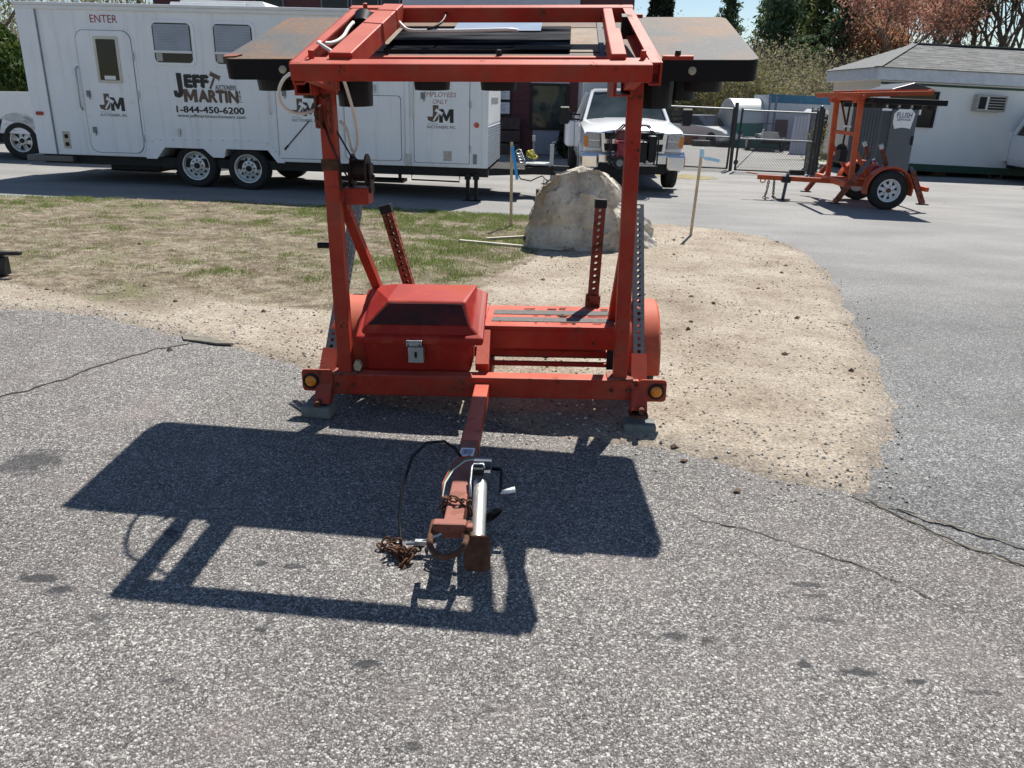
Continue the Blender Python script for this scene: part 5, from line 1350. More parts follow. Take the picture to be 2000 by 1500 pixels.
def pine(x, y, h, r, seed, label, mat=PINEM, z0=0, base=.10, group='tall pines beyond the fenced yard'):
    random.seed(seed); t = thing('pine_tree', label, 'pine tree', (x, y, z0), (0, 0, 0), group)
    mb = MB(); mb.tube([(0, 0, -.5), (random.gauss(0, .1), 0, h * .5), (random.gauss(0, .15), 0, h)], .02 * h, 7, r2=.02); mb.build('trunk', BARKD, t)
    vs = []; fs = []; br = MB(); z = h * base
    while z < h * .985:
        f = 1 - (z - h * base) / (h * (1 - base)); L = r * (.18 + .95 * f ** .75) * random.uniform(.65, 1.15)
        for k in range(random.choice((4, 5, 5, 6))):
            a = random.uniform(0, 6.283); l = L * random.uniform(.55, 1.15); rise = random.uniform(.15, .5) * l
            end = Vector((l * math.cos(a), l * math.sin(a), z + rise)); st = Vector((0, 0, z)); mid = (st + end) / 2 - Vector((0, 0, .10 * l))
            br.tube([st, mid, end], .012 + .012 * l, 3, r2=.006)
            m = max(3, int(l * 5))
            for i in range(m):
                q = .28 + .74 * i / m; p = st.lerp(mid, q * 2) if q < .5 else mid.lerp(end, q * 2 - 1)
                cards(vs, fs, p, random.randint(8, 13), (.15 + .05 * l, .15 + .05 * l, .11), .145, 1.5, .7)
        z += h * .034 * random.uniform(.7, 1.3)
    br.build('branches', BARKD, t, fix=False)
    mesh_obj('crown', vs, fs, mat, t); return t
def bare_tree(x, y, h, seed, label, mat, leaf_n=5, leaf_s=.06, spread=.30, z0=0, bark=BARK, group='budding spring trees behind the buildings', wide=1.0):
    random.seed(seed); t = thing('budding_tree', label, 'tree', (x, y, z0), (0, 0, 0), group)
    mb = MB(); vs = []; fs = []
    def grow(p, d, L, r, depth):
        q = p + d * L * .5 + Vector((random.gauss(0, .05), random.gauss(0, .05), 0)) * L
        e = p + d * L + Vector((random.gauss(0, .06), random.gauss(0, .06), 0)) * L
        mb.tube([p, q, e], r, 5 if depth > 3 else 3, r2=r * .62)
        if depth <= 2 and leaf_n:
            cards(vs, fs, (p + e) / 2, leaf_n, (spread, spread, spread), leaf_s, 1.2)
            cards(vs, fs, e, leaf_n, (spread * .8,) * 3, leaf_s, 1.2)
        if depth == 0: return
        for k in range(random.choice((2, 3, 3)) if depth > 1 else 3):
            ax = Vector((random.gauss(0, 1), random.gauss(0, 1), random.gauss(0, .4))).normalized()
            nd = (d + ax * random.uniform(.35, .75) * wide + Vector((0, 0, .22))).normalized()
            grow(p.lerp(e, random.uniform(.55, 1.)), nd, L * random.uniform(.62, .82), r * .58, depth - 1)
    for k in range(random.choice((1, 2, 2))):
        grow(Vector((random.gauss(0, .12), random.gauss(0, .12), -.3)), Vector((random.gauss(0, .13), random.gauss(0, .1), 1)).normalized(), h * .30, h * .013 + .02, 6)
    mb.build('trunk', bark, t, fix=False)
    if vs: mesh_obj('crown', vs, fs, mat, t)
    return t
def arborvitae(x, y, h, r, seed, label, z0=0, n=5200, group=None, mat=ARBM, name='arborvitae'):
    random.seed(seed); t = thing(name, label, 'evergreen shrub', (x, y, z0), (0, 0, 0), group)
    MB().cyl((0, 0, -.2), (0, 0, h * .9), .06, .02, n=6).build('trunk', BARKD, t)
    vs = []; fs = []
    for i in range(n):
        u = random.random() ** .8; zz = h * u; a = random.uniform(0, 6.283)
        rr = r * (min(1, .55 + 2.2 * u) if u < .3 else (1 - ((u - .3) / .7) ** 1.7) ** .8 + .04) * (.78 + .25 * noise.noise(Vector((math.cos(a) * 2.2, math.sin(a) * 2.2, zz * 1.8 + seed))) + random.gauss(0, .06))
        p = Vector((rr * math.cos(a), rr * math.sin(a), zz))
        cards(vs, fs, p, 1, (.03, .03, .03), .075, 1.5, 1.3)
    mesh_obj('crown', vs, fs, mat, t); return t

# ---------------------------------------------------------------- woods
for i, (u, y, h, r, lab, mt) in enumerate([(1495, 62, 15, 2.7, 'tall dark pine with upswept limbs next to the tip of the sign board', PINEM), (1395, 72, 11.2, 1.5, 'pine whose thin top shows just above the sign board', PINEM), (1572, 66, 10.6, 2.5, 'short bushy yellow green pine between two taller pines', PINEY), (1612, 60, 12.5, 1.8, 'slender pine with a bare dark stem above the bushy pine', PINEM), (1668, 64, 14.5, 2.9, 'broad dark pine beside the red budding trees', PINEM), (1545, 70, 9.4, 2.1, 'low yellowish pine behind the grey brush', PINEY), (1468, 74, 11, 2.0, 'darker pine half hidden behind the tip of the sign board', PINEM), (1640, 78, 13, 2.4, 'far green pine filling the gap left of the red trees', PINEY), (1520, 84, 12.5, 2.2, 'distant pine between the two nearest pines', PINEM)]):
    x = (u - 1000) / 1535 * (y * .939 + .6); pine(x, y, h, r, 100 + i, lab, mt, 0.4)
blist = [(1690, 52, 11, REDLEAF, 'red budding maple standing left of the grey roof peak', 3, .085), (1735, 47, 10.5, REDLEAF, 'fullest red maple over the hip of the grey roof', 3, .08), (1660, 58, 8.5, ORANGELEAF, 'rusty orange tree below the dark pine', 6, .09), (1800, 50, 12, ORANGELEAF, 'orange budding tree with an open top right of the roof peak', 3, .075), (1850, 54, 14, TANLEAF, 'bare grey tree with many upright stems against the sky', 1, .06), (1905, 50, 14, TANLEAF, 'thin bare tree right of the upright stems', 1, .06), (1955, 46, 12.5, OLIVELEAF, 'olive budding tree near the frame edge above the roof', 6, .08), (2040, 48, 13, OLIVELEAF, 'olive tree leaning in from the edge of the view', 6, .08), (1765, 62, 13, REDLEAF, 'tall red topped tree behind the maples', 5, .08), (1700, 68, 14.5, REDLEAF, 'far red tree next to the broad pine', 4, .09)]
for i, (u, y, h, mt, lab, ln, ls) in enumerate(blist):
    x = (u - 1000) / 1535 * (y * .939 + .6); bare_tree(x, y, h, 200 + i, lab, mt, ln, ls, .42, 0.2)
for i, (x, y, h, lab) in enumerate([(-23, 36, 11, 'bare tan tree behind the arborvitae'), (-27, 40, 13, 'taller bare tree farther behind the arborvitae'), (-19.5, 44, 12, 'bare tree seen over the end of the office trailer')]):
    bare_tree(x, y, h, 240 + i, lab, TANLEAF, 4, .08, .4, .4)
def brush(name, x0, x1, y0, y1, n, h0, h1, mat, leafm, seed, zf, leaf=3, lean=.12):
    random.seed(seed); mb = MB(); vs = []; fs = []
    sv = []; sf = []
    for _ in range(n):
        x = random.uniform(x0, x1); y = random.uniform(y0, y1); z = zf(y); h = random.uniform(h0, h1) * (.6 + .55 * (noise.noise(Vector((x * .22, y * .2, seed))) + .6))
        p = Vector((x, y, z - .1)); d = Vector((random.gauss(0, lean), random.gauss(0, lean), 1)).normalized(); w = random.uniform(.010, .032)
        segs = 4; pts = [p]
        for k in range(segs):
            d = (d + Vector((random.gauss(0, .13), random.gauss(0, .13), 0))).normalized(); pts.append(pts[-1] + d * h / segs)
        for k in range(segs):
            ww, w2 = w * (1 - k / segs), w * (1 - (k + 1) / segs) + .003
            o = len(sv); sv += [pts[k] - Vector((ww, 0, 0)), pts[k] + Vector((ww, 0, 0)), pts[k + 1] + Vector((w2, 0, 0)), pts[k + 1] - Vector((w2, 0, 0))]; sf.append((o, o + 1, o + 2, o + 3))
            if k >= 1:
                for q in range(3):
                    b = pts[k].lerp(pts[k + 1], random.random()); e = b + Vector((random.gauss(0, .4), random.gauss(0, .4), random.uniform(.15, .7))) * (h / 4)
                    o = len(sv); sv += [b - Vector((.008, 0, 0)), b + Vector((.008, 0, 0)), e]; sf.append((o, o + 1, o + 2))
                    if leaf: cards(vs, fs, e, leaf, (.22, .22, .2), .075, 1.2)
    o = mesh_obj(name, sv, sf, mat); o['kind'] = 'stuff'
    if vs: o = mesh_obj(name.replace('brush', 'brush_leaves'), vs, fs, leafm); o['kind'] = 'stuff'
TWIG = leaf_mat('twigs', [(.15, .12, .10), (.24, .195, .16), (.33, .27, .22), (.20, .15, .13)], 0)
def hz(y): return .0 if y < 44 else (y - 44) * .075
mb = MB(); hx = [-60, -30, 0, 30, 70]; hy = [44, 52, 62, 75, 95, 130]
random.seed(9)
vs = [(x, y, (hz(y) if y < 80 else hz(80) + (y - 80) * .02) + (random.uniform(-.3, .4) if y > 44 else -.05) + gz(x)) for y in hy for x in hx]
mb.add(vs, [(j * 5 + i, j * 5 + i + 1, (j + 1) * 5 + i + 1, (j + 1) * 5 + i) for j in range(5) for i in range(4)])
structure(mb.build('wooded_bank', simple('leaf_litter', (.12, .085, .06), .95, 0, .35, 1.2, .6, 6.), smooth=True))
brush('brush', 6, 34, 44, 58, 2600, 2.0, 4.3, TWIG, TANLEAF, 51, hz, 3)
brush('brush_far', 4, 46, 58, 76, 1900, 2.6, 5.0, TWIG, TANLEAF, 52, hz, 3)
brush('brush_edge', 4.6, 13, 41, 46, 500, 1.2, 3.0, TWIG, OLIVELEAF, 53, hz, 6)
brush('brush_side', -34, -14, 30, 48, 900, 3.5, 7.5, TWIG, TANLEAF, 54, lambda y: .4, 4)
arborvitae(-14.1, 23, 3.0, 1.25, 61, 'green arborvitae behind the white pickup bed at the trailer end', .3, 6500)
arborvitae(-15.9, 23.4, 3.3, 1.2, 62, 'second arborvitae at the edge of the view', .3, 4500)
arborvitae(4.45, 27.2, 5.6, .75, 63, 'tall dark arborvitae at the corner of the maroon building', -.1, 6000, mat=BUSHM)
arborvitae(1.75, 25.2, 1.0, .55, 64, 'round dark bush under the shop window of the maroon wall', 0, 2600, mat=BUSHM, name='dark_bush')

# ---------------------------------------------------------------- white site office with the grey roof
so_ = thing('site_office', 'white site office with a grey shingle roof, green trim and a window air conditioner', 'building', (10.25, 24, -.15), (0, .030, 0))
OFFW = simple('off_white_wall', (.80, .80, .77), .6, 0, .04, 2.)
TANW = simple('tan_end_wall', (.66, .60, .52), .65, 0, .06, 2.)
GREEN_T = simple('green_trim', (.012, .055, .035), .5)
MB().box(0, 8, 0, 3.5, .27, 2.72).build('wall', OFFW, so_)
mb_ = MB(); mb_.box(-.012, -.002, 0, 3.5, 0, .172); em = mb_.mesh('siding_board', TANW)
for k in range(14): o = link('siding_board', em, so_); o.location = (0, 0, .30 + k * .176)
MB().box(-.03, 8, -.03, 3.5, .07, .27).build('base_trim', GREEN_T, so_)
MB().box(0, 8, -.018, -.001, 2.395, 2.455).build('head_trim', GREEN_T, so_)
MB().box(-.22, 8.2, -.22, .02, 2.50, 2.82).box(-.22, .02, .02, 3.72, 2.50, 2.82).build('fascia', simple('pale_fascia', (.58, .60, .64), .5), so_, bevel=.01)
MB().box(-.20, 8.2, .0, 3.6, 2.49, 2.51).build('soffit', OFFW, so_)
# roof: hip at the near end
e0, pk, pr = (-.28, -.28, 2.82), (1.55, 1.75, 3.62), 8.2
rf = MB(); rf.add([(-.28, -.28, 2.82), (8.3, -.28, 2.82), (8.3, 1.75, 3.62), (1.55, 1.75, 3.62), (-.28, 3.78, 2.82), (8.3, 3.78, 2.82)], [(0, 1, 2, 3), (0, 3, 4), (3, 2, 5, 4), (0, 4, 5, 1)])
rf.build('roof', simple('roof_felt', (.12, .125, .12), .9), so_)
SHM = [simple('shingle_' + n, c, .9, 0, .2, 12., .4, 80.) for n, c in (('grey', (.125, .132, .13)), ('light', (.165, .172, .17)), ('warm', (.13, .126, .118)))]
random.seed(12); tabs = []
for m in SHM:
    mb = MB(); mb.add([(0, 0, .006), (.30, 0, .006), (.30, .16, .002), (0, .16, .002), (0, 0, -.002), (.30, 0, -.002), (.30, .16, -.004), (0, .16, -.004)], [(0, 1, 2, 3), (4, 7, 6, 5), (0, 4, 5, 1), (2, 6, 7, 3), (0, 3, 7, 4), (1, 5, 6, 2)]); tabs.append(mb.mesh('shingle', m))
dv = Vector((0, 2.03, .80)); Ls = dv.length; dvn = dv.normalized(); nv = Vector((1, 0, 0)).cross(dvn)
rows = 15; cnt = 0
for r in range(rows):
    s = r * Ls / rows; x = -.28 + 1.83 * r / rows + random.uniform(0, .15) + .05
    while x < 4.75:
        o = link('shingle', tabs[random.choice((0, 0, 1, 1, 2))], so_)
        p = Vector((x, -.28, 2.82)) + dvn * s + nv * (.006 + random.uniform(0, .004))
        o.matrix_basis = Matrix(((1, 0, nv.x, p.x), (0, dvn.y, nv.y, p.y), (0, dvn.z, nv.z, p.z), (0, 0, 0, 1)))
        x += .305; cnt += 1
# end slope, joined
ev = Vector((1.83, 0, .80)); El = ev.length; evn = ev.normalized(); mb = MB()
for r in range(14):
    s = r * El / 14; y = -.28 + 2.03 * r / 14 + .05
    while y < 3.75 - 2.03 * r / 14 - .1:
        p = Vector((-.28, 0, 2.82)) + evn * s + Vector((-.08, 0, .18)).normalized() * .008
        a = Vector((0, 1, 0)); w = min(.295, 3.78 - 2.03 * r / 14 - y)
        q = [p + a * y, p + a * (y + w), p + a * (y + w) + evn * .15, p + a * y + evn * .15]
        mb.add(q + [v - Vector((0, 0, .012)) for v in q], [(0, 1, 2, 3), (0, 4, 5, 1), (0, 3, 7, 4), (1, 5, 6, 2)]); y += .305
mb.build('end_shingles', SHM[1], so_)['kind'] = 'stuff'
MB().bar((-.28, -.28, 2.835), (1.55, 1.75, 3.635), .20, .02).bar((1.5, 1.75, 3.635), (8.3, 1.75, 3.635), .20, .025).build('ridge_cap', SHM[1], so_)
MB().bar((2.5, 1.62, 3.60), (8.3, 1.62, 3.60), .05, .02).build('ridge_vent', BLACK, so_)
wn_ = MB().box(.35, 1.72, -.05, .0, 1.28, 1.34).box(.35, 1.72, -.05, 0, 2.20, 2.26).box(.35, .41, -.05, 0, 1.34, 2.20).box(1.66, 1.72, -.05, 0, 1.34, 2.20).build('window', BLACK, so_)
MB().box(.41, 1.66, -.02, -.005, 1.34, 2.20).build('pane', GLASS, wn_)
MB().box(.41, 1.66, -.045, -.02, 1.80, 1.83).build('sash', BLACK, wn_)
ac = MB().box(2.72, 3.56, -.28, 0, 1.80, 2.24).build('air_conditioner', simple('beige_metal', (.40, .38, .34), .5), so_, bevel=.02)
MB().box(2.76, 2.96, -.285, -.2805, 1.86, 2.18).build('side_vent', BLACK, ac)
for k in range(5): MB().box(3.04, 3.50, -.290, -.281, 1.855 + k * .072, 1.90 + k * .072).build('louvre', BLACK, ac)
MB().box(2.98, 3.02, -.288, -.281, 1.84, 2.2).build('grille_bar', TRIMWHITE, ac)
for x in (1.0, 2.3, 4.0): MB().box(x, x + .4, .5, .9, -.2, .08).build('pier', CONC if x != 2.3 else simple('brown_pier', (.16, .09, .06), .9), so_)
MB().box(.2, 7.8, 1.2, 3.3, -.05, .07).build('floor_frame', SOOT, so_)
# portable toilet
pt = thing('portable_toilet', 'grey portable toilet with a white sign, standing behind the orange sign trailer', 'portable toilet', (8.90, 20.2, gz(8.9)), (0, .0, .25))
PTG = simple('grey_plastic', (.085, .095, .11), .5, 0, .08, 3.)
mb = MB(); mb.box(-.50, .50, -.56, .56, .12, 1.86); mb.build('cabin', PTG, pt, bevel=.04)
MB().box(-.54, .54, -.62, .60, .0, .12).build('skid', BLACK, pt)
mb = MB(); mb.loft([[(-.53, -.59, 1.84), (.53, -.59, 1.84), (.53, .59, 1.84), (-.53, .59, 1.84)], [(-.50, -.56, 1.92), (.50, -.56, 1.92), (.50, .56, 1.92), (-.50, .56, 1.92)], [(-.3, -.4, 1.98), (.3, -.4, 1.98), (.3, .4, 1.98), (-.3, .4, 1.98)]]); mb.build('roof', simple('pale_roof_plastic', (.45, .46, .47), .5), pt, bevel=.02)
dr = MB().box(-.26, .46, -.605, -.56, .16, 1.80).build('door', PTG, pt, bevel=.03)
for k in range(7): MB().box(-.49, -.47, -.575, -.555, .2, 1.74, M=Matrix.Translation((.035 * k, 0, 0))).build('rib', PTG, pt)
for k in range(9): MB().box(-.515, -.50, -.50 + .115 * k, -.46 + .115 * k, .2, 1.76).build('rib', PTG, pt)
MB().box(.38, .43, -.635, -.605, 1.0, 1.2).build('door_handle', BLACK, dr)
MB().box(.48, .53, -.60, -.54, 1.68, 1.82).box(-.54, -.30, -.62, -.59, 1.76, 1.82).build('vent_trim', TRIMWHITE, pt)
sg = [(-.29, .0), (-.29, .20)] + [(-.29 + .58 * i / 10, .20 + .17 * math.sin(PI * i / 10)) for i in range(1, 10)] + [(.29, .20), (.22, -.14)] + [(.22 - .44 * i / 6, -.14 + .03 * math.sin(PI * i / 6)) for i in range(1, 6)] + [(-.22, -.14)]
Ms = frame_at((.08, -.608, 1.50), (1, 0, 0), (0, 0, 1))
sgn = MB().prism(sg, 0, .006, Ms).build('sign', TRIMWHITE, dr)
fit('sign_lettering', 'FLUSH', 0, 0, .42, .12, BLUEINK, 0, pt, bold=.02, M=Ms @ Matrix.Translation((0, .17, .0065)))
fit('sign_lettering', 'SEWAGE', 0, 0, .38, .055, BLUEINK, 0, pt, bold=.02, M=Ms @ Matrix.Translation((0, .07, .0065)))
fit('sign_lettering', 'www.flushsewage.com', 0, 0, .36, .03, BLUEINK, 0, pt, M=Ms @ Matrix.Translation((0, .0, .0065))) if False else None

# ---------------------------------------------------------------- the second orange sign trailer
t2 = thing('sign_trailer', 'orange sign trailer with white spoke wheels parked by the grey portable toilet', 'trailer', (6.98, 15.87, gz(6.98)), (0, .0225, -.07))
def S(name, mb, mat=None, parent=None, **k): return mb.build(name, mat or RED2, parent or t2, **k)
S('tongue', MB().bar((-2.22, 0, .42), (-.30, 0, .40), .08, .09), bevel=.006)
S('tongue_sleeve', MB().bar((-.55, 0, .39), (.0, 0, .39), .11, .12), bevel=.006)
S('hitch_ring', MB().bar((-2.24, 0, .475), (-2.45, 0, .50), .05, .02).tube([(-2.14, .0, .40), (-2.16, .0, .34), (-2.12, .0, .31), (-2.07, .0, .33), (-2.06, 0, .39)], .012, 6))
S('safety_chain', MB().add(*[(lambda c: (c.v, c.f))(chain_mb([(-1.98, .05, .36), (-1.99, .06, .15), (-2.02, .05, .02), (-1.92, .02, .02)], .06, .008))][0]).add(*[(lambda c: (c.v, c.f))(chain_mb([(-1.90, -.05, .36), (-1.88, -.06, .05), (-1.82, -.05, .02)], .06, .008))][0]), DARKSTEEL, fix=False)
j2 = S('tongue_jack', MB().cyl((-1.69, -.07, .03), (-1.66, -.07, .52), .032, n=12), ZINC, smooth=True)
MB().box(-1.82, -1.56, -.15, .01, .012, .03).build('jack_foot', DARKSTEEL, j2); MB().box(-1.75, -1.60, -.12, .04, .34, .46).build('jack_bracket', DARKSTEEL, j2)
S('bumper_beam', MB().box(-.85, -.75, -.95, .95, .38, .48).box(.62, .69, -.95, .95, .37, .45).box(-.8, .66, -.62, -.56, .38, .46).box(-.8, .66, .56, .62, .38, .46), bevel=.006)
S('deck', MB().box(-.28, .30, -.65, .65, .47, .52), bevel=.005)
for s in (-1, 1):
    S('mast_post', MB().bar((-.66, s * .70, .44), (-.74, s * .70, 1.98), .09, .09, (0, 1, 0)), bevel=.006)
    S('post_brace', MB().bar((-.68, s * .66, 1.05), (-.28, s * .60, .50), .06, .06, (0, 1, 0)))
    fm = fender_mb((0, 0, .36), s * .80 - .12, s * .80 + .12, .43, -12, 192); fm.v = [(v[1], v[0], v[2]) for v in fm.v]; S('fender', fm, smooth=True)
    wheel(t2, (0, s * .80, .355), .355, .20, .205, (0, s, 0), 'spoke', TRIMWHITE)
    S('side_rail', MB().bar((-1.10, s * .78, 1.98), (.45, s * .78, 2.07), .05, .08), bevel=.005)
    S('frame_arm', MB().bar((-.85, s * .60, 2.04), (.55, s * .60, 2.11), .07, .07), bevel=.005)
    for (b0, t0) in (((-.97, s * .98, .10), (-.42, s * .95, .98)), ((.60, s * 1.0, .16), (.28, s * .96, .80))):
        b0, t0 = Vector(b0), Vector(t0); d = (t0 - b0).normalized()
        S('stabilizer_leg', MB().bar(b0, b0 + d * .62, .085, .085, (0, 1, 0)), RUSTRED); S('leg_tube', MB().bar(b0 + d * .1, t0, .055, .055, (0, 1, 0)), ZINC)
        S('leg_foot', MB().box(b0.x - .10, b0.x + .10, b0.y - .05, b0.y + .05, b0.z - .02, b0.z), DARKSTEEL)
    S('rear_leg', MB().bar((.16, s * .45, .50), (-.12, s * .45, 1.10), .06, .06, (0, 1, 0)), RUSTRED); S('leg_cap', MB().bar((-.11, s * .45, 1.07), (-.15, s * .45, 1.15), .065, .065, (0, 1, 0)), GALV)
S('front_bar', MB().box(-1.13, -1.05, -.80, .80, 1.94, 2.02).box(.42, .48, -.8, .8, 2.05, 2.12), bevel=.005)
S('cross_bar', MB().box(-.72, -.66, -.66, .66, 1.28, 1.35), bevel=.004)
S('pivot_bracket', MB().box(-.86, -.62, -.80, -.60, 1.86, 2.02).box(-.86, -.62, .6, .80, 1.86, 2.02).cyl((-.74, -.84, 1.95), (-.74, .84, 1.95), .05, n=12), RED2, bevel=.005)
sbd = S('sign_board', MB().box(-.70, .58, -1.22, 1.22, 1.86, 1.955), BOARDSIDE, bevel=.01)
l2 = hood.mesh('lamp_hood', BLACK)
for x in (-.45, 0, .45):
    for y in (-.9, -.3, .3, .9):
        h = link('lamp_hood', l2, sbd); h.location = (x, y, 1.86); h.scale = (1, 1, .38)
mb = MB(); mb.loft([[(-.18, y, 2.06), (-.20, y, 2.12), (.18, y, 2.24), (.56, y, 2.14), (.50, y, 2.04)] for y in (-.62, .62)]); S('solar_box', mb, simple('solar_box_black', (.03, .032, .036), .35), bevel=.015)
S('battery_box', MB().loft([ringrect(-.25, .25, -.55, .1, .50), ringrect(-.27, .27, -.58, .12, .68), ringrect(-.2, .2, -.5, .05, .76)]), PLASTIC_RED, bevel=.02)
S('winch', MB().lathe([(.10, -.03), (.10, .03)], frame_at((-.62, .28, 1.0), (1, 0, 0), (0, 0, 1)), 20).box(-.72, -.58, -.02, .22, .78, 1.0).bar((-.66, .10, 1.05), (-.66, .10, 1.86), .03, .03), DARKSTEEL)
S('winch_strap', MB().bar((-.70, .55, 1.90), (-.66, .12, 1.45), .04, .01), RUSTRED); S('winch_handle', MB().box(-.72, -.66, -.20, .10, 1.42, 1.45), TRIMWHITE)

# ---------------------------------------------------------------- chain link gates and yard
FENCEM = simple('fence_pipe', (.20, .21, .22), .45, .7, .15, 8.)
DARKPIPE = simple('dark_gate_pipe', (.05, .05, .052), .5, .5, .2, 8.)
def chainlink(w, h, step=.075, wr=.0035):
    vs = []; fs = []
    def seg(a, b):
        a, b = Vector((a[0], 0, a[1])), Vector((b[0], 0, b[1])); d = (b - a).normalized(); n = Vector((d.z, 0, -d.x)) * wr; m = Vector((0, wr, 0))
        o = len(vs); vs.extend([a + n, a + m, a - n, a - m, b + n, b + m, b - n, b - m])
        for k in range(4): fs.append((o + k, o + (k + 1) % 4, o + 4 + (k + 1) % 4, o + 4 + k))
    t = -h
    while t < w:
        x0, x1 = max(t, 0), min(t + h, w)
        if x1 > x0: seg((x0, x0 - t), (x1, x1 - t)); seg((x0, h - (x0 - t)), (x1, h - (x1 - t)))
        t += step
    return vs, fs
def gate(label, p0, p1, h, zb, pipe, brace):
    a, b = Vector(p0), Vector(p1); w = (b - a).length; rz = math.atan2(b.y - a.y, b.x - a.x)
    t = thing('chain_link_gate', label, 'gate', (a.x, a.y, gz(a.x)), (0, .0225, rz), 'chain link gates of the yard')
    for x in (0, w): MB().cyl((x, 0, zb - .02), (x, 0, zb + h + .05), .03, n=10).build('stile', DARKPIPE, t)
    for z in (zb, zb + h * .53, zb + h): MB().cyl((0, 0, z), (w, 0, z), .024, n=10).build('rail', FENCEM if z > zb else DARKPIPE, t)
    if brace: MB().cyl((0, .0, zb), (w * .35, 0, zb + h * .53), .010, n=6).build('brace', DARKPIPE, t)
    vs, fs = chainlink(w, h); o = mesh_obj('wire_mesh', vs, fs, FENCEM, t); o.location = (0, 0, zb); o['kind'] = 'stuff'
    MB().box(-.05, .05, -.05, .05, zb + .15, zb + .25).box(-.05, .05, -.05, .05, zb + h * .6, zb + h * .6 + .1).build('hinge', DARKPIPE, t)
    return t
gate('long chain link gate leaf reaching behind the white pickup', (3.55, 23.5, 0), (6.0, 23.2, 0), 1.6, .04, None, False)
gate('square chain link gate leaf with a diagonal brace beside the green shed', (6.1, 22.7, 0), (8.12, 22.6, 0), 1.57, .05, None, True)
for x, y, lab in ((6.05, 23.0, 'dark steel post between the two gate leaves'), (8.25, 22.6, 'dark steel post at the hinge of the braced gate leaf')):
    p = thing('gate_post', lab, 'post', (x, y, gz(x)), (0, 0, 0), 'posts of the yard gates')
    MB().cyl((0, 0, -.1), (0, 0, 1.78), .05, n=12).build('post', DARKPIPE, p); MB().lathe([(.056, 0), (.05, .03), (0, .05)], Matrix.Translation((0, 0, 1.78)), 12).build('post_cap', DARKPIPE, p)
f3 = thing('chain_link_fence', 'chain link fence with climbing weeds running back beside the site office', 'fence', (8.4, 22.8, gz(8.4)), (0, 0, 1.35))
for k in range(3): MB().cyl((k * 1.3, 0, -.1), (k * 1.3, 0, 1.75), .03, n=8).build('post', DARKPIPE, f3)
MB().cyl((0, 0, 1.7), (2.6, 0, 1.7), .02, n=8).build('rail', FENCEM, f3)
vs, fs = chainlink(2.6, 1.7, .075); o = mesh_obj('wire_mesh', vs, fs, FENCEM, f3); o['kind'] = 'stuff'
random.seed(33); vs = []; fs = []
for k in range(60): cards(vs, fs, Vector((random.uniform(0, 1.6), random.gauss(0, .1), random.uniform(.1, 1.6) * random.random() ** .5)), 9, (.12, .08, .14), .04, 1.3)
mesh_obj('climbing_weeds', vs, fs, OLIVELEAF, f3)
tag(MB().box(7.55, 7.95, 22.35, 22.5, gz(7.8), gz(7.8) + .13).build('dark_brick', SOOT, None, bevel=.01), 'dark block lying against the foot of the braced gate', 'block')

# yard behind the gates
qh = thing('arched_shed', 'arched green and white storage shed in the yard beyond the gates', 'shed', (9.62, 36.6, gz(9.5)), (0, 0, .12))
arc = [(0, 0), (0, 1.0)] + [(1.1 - 1.1 * math.cos(PI * i / 16), 1.0 + 1.05 * math.sin(PI * i / 16)) for i in range(1, 16)] + [(2.2, 1.0), (2.2, 0)]
YZ = frame_at((0, 0, 0), (0, 1, 0), (0, 0, 1))
MB().prism(arc, 0, 4, YZ).build('shell', simple('white_green_sheet', (.62, .66, .64), .4, 0, .1, 2.), qh, smooth=True)
MB().box(.03, 3.9, -.03, -.002, 0, 1.02).build('green_side', simple('teal_green', (.03, .20, .15), .5), qh)
MB().prism([(y * .97 + .03, z * .98) for y, z in arc], -.02, -.002, YZ).build('end_sheet', simple('pale_end', (.46, .50, .50), .5), qh)
bt_ = thing('box_trailer', 'blue topped white box trailer parked beside the arched shed', 'trailer', (10.9, 36.4, gz(11)), (0, .02, 0))
MB().box(0, 4.6, 0, 2.4, .35, 2.25).build('body', simple('pale_grey_box', (.50, .53, .57), .5), bt_)
MB().box(-.02, 4.62, -.02, -.001, 1.93, 2.27).build('blue_band', simple('blue_band', (.02, .13, .24), .45, 0, .25, 6.), bt_)
for x in (0, .28): MB().box(x, x + .09, -.03, -.001, .35, 2.2).build('corner_post', simple('blue_grey_post', (.16, .19, .28), .5), bt_)
MB().box(.4, .95, -.02, -.001, .5, 1.25).build('door', simple('brown_door', (.12, .06, .05), .6), bt_)
MB().box(0, 4.6, .1, 2.3, .2, .35).build('chassis', SOOT, bt_)
sh = thing('lean_to_shed', 'small shed with a corrugated lilac front and a white sloping roof beyond the gate', 'shed', (11.05, 33.2, gz(11.2)), (0, .02, 0))
mb = MB()
for k in range(8): mb.box(k * .13, k * .13 + .075, -.03, 0, 0, 1.62 if k > 3 else 1.45)
mb.box(0, 1.05, 0, .05, 0, 1.45); o = mb.build('corrugated_front', simple('lilac_sheet', (.42, .43, .55), .45, .1, .1, 4.), sh)
MB().prism([(1.08, 1.62), (1.2, 1.74), (2.35, 1.35), (2.35, 1.25)], -2.2, .05, XZ).build('roof', simple('white_sheet_roof', (.72, .73, .74), .4), sh)
MB().box(1.05, 2.3, .3, 2, .45, 1.3).build('dark_interior', SOOT, sh); MB().box(1.05, 2.3, -.02, .3, 0, .45).build('plinth', simple('stained_white', (.42, .42, .42), .8, 0, .3, 8., .1, 20., (.05, .05, .05), .5, 6.), sh)
MB().box(2.1, 2.35, -.03, .0, .5, 1.3).build('side_panel', GREYPANEL, sh); MB().box(1.95, 2.2, -.05, -.02, .55, .8).build('orange_panel', simple('orange_board', (.5, .18, .03), .6), sh)
ut = thing('utility_trailer', 'small open utility trailer with a rail frame parked in front of the box trailer', 'trailer', (10.45, 33.9, gz(10.4)), (0, .02, 0))
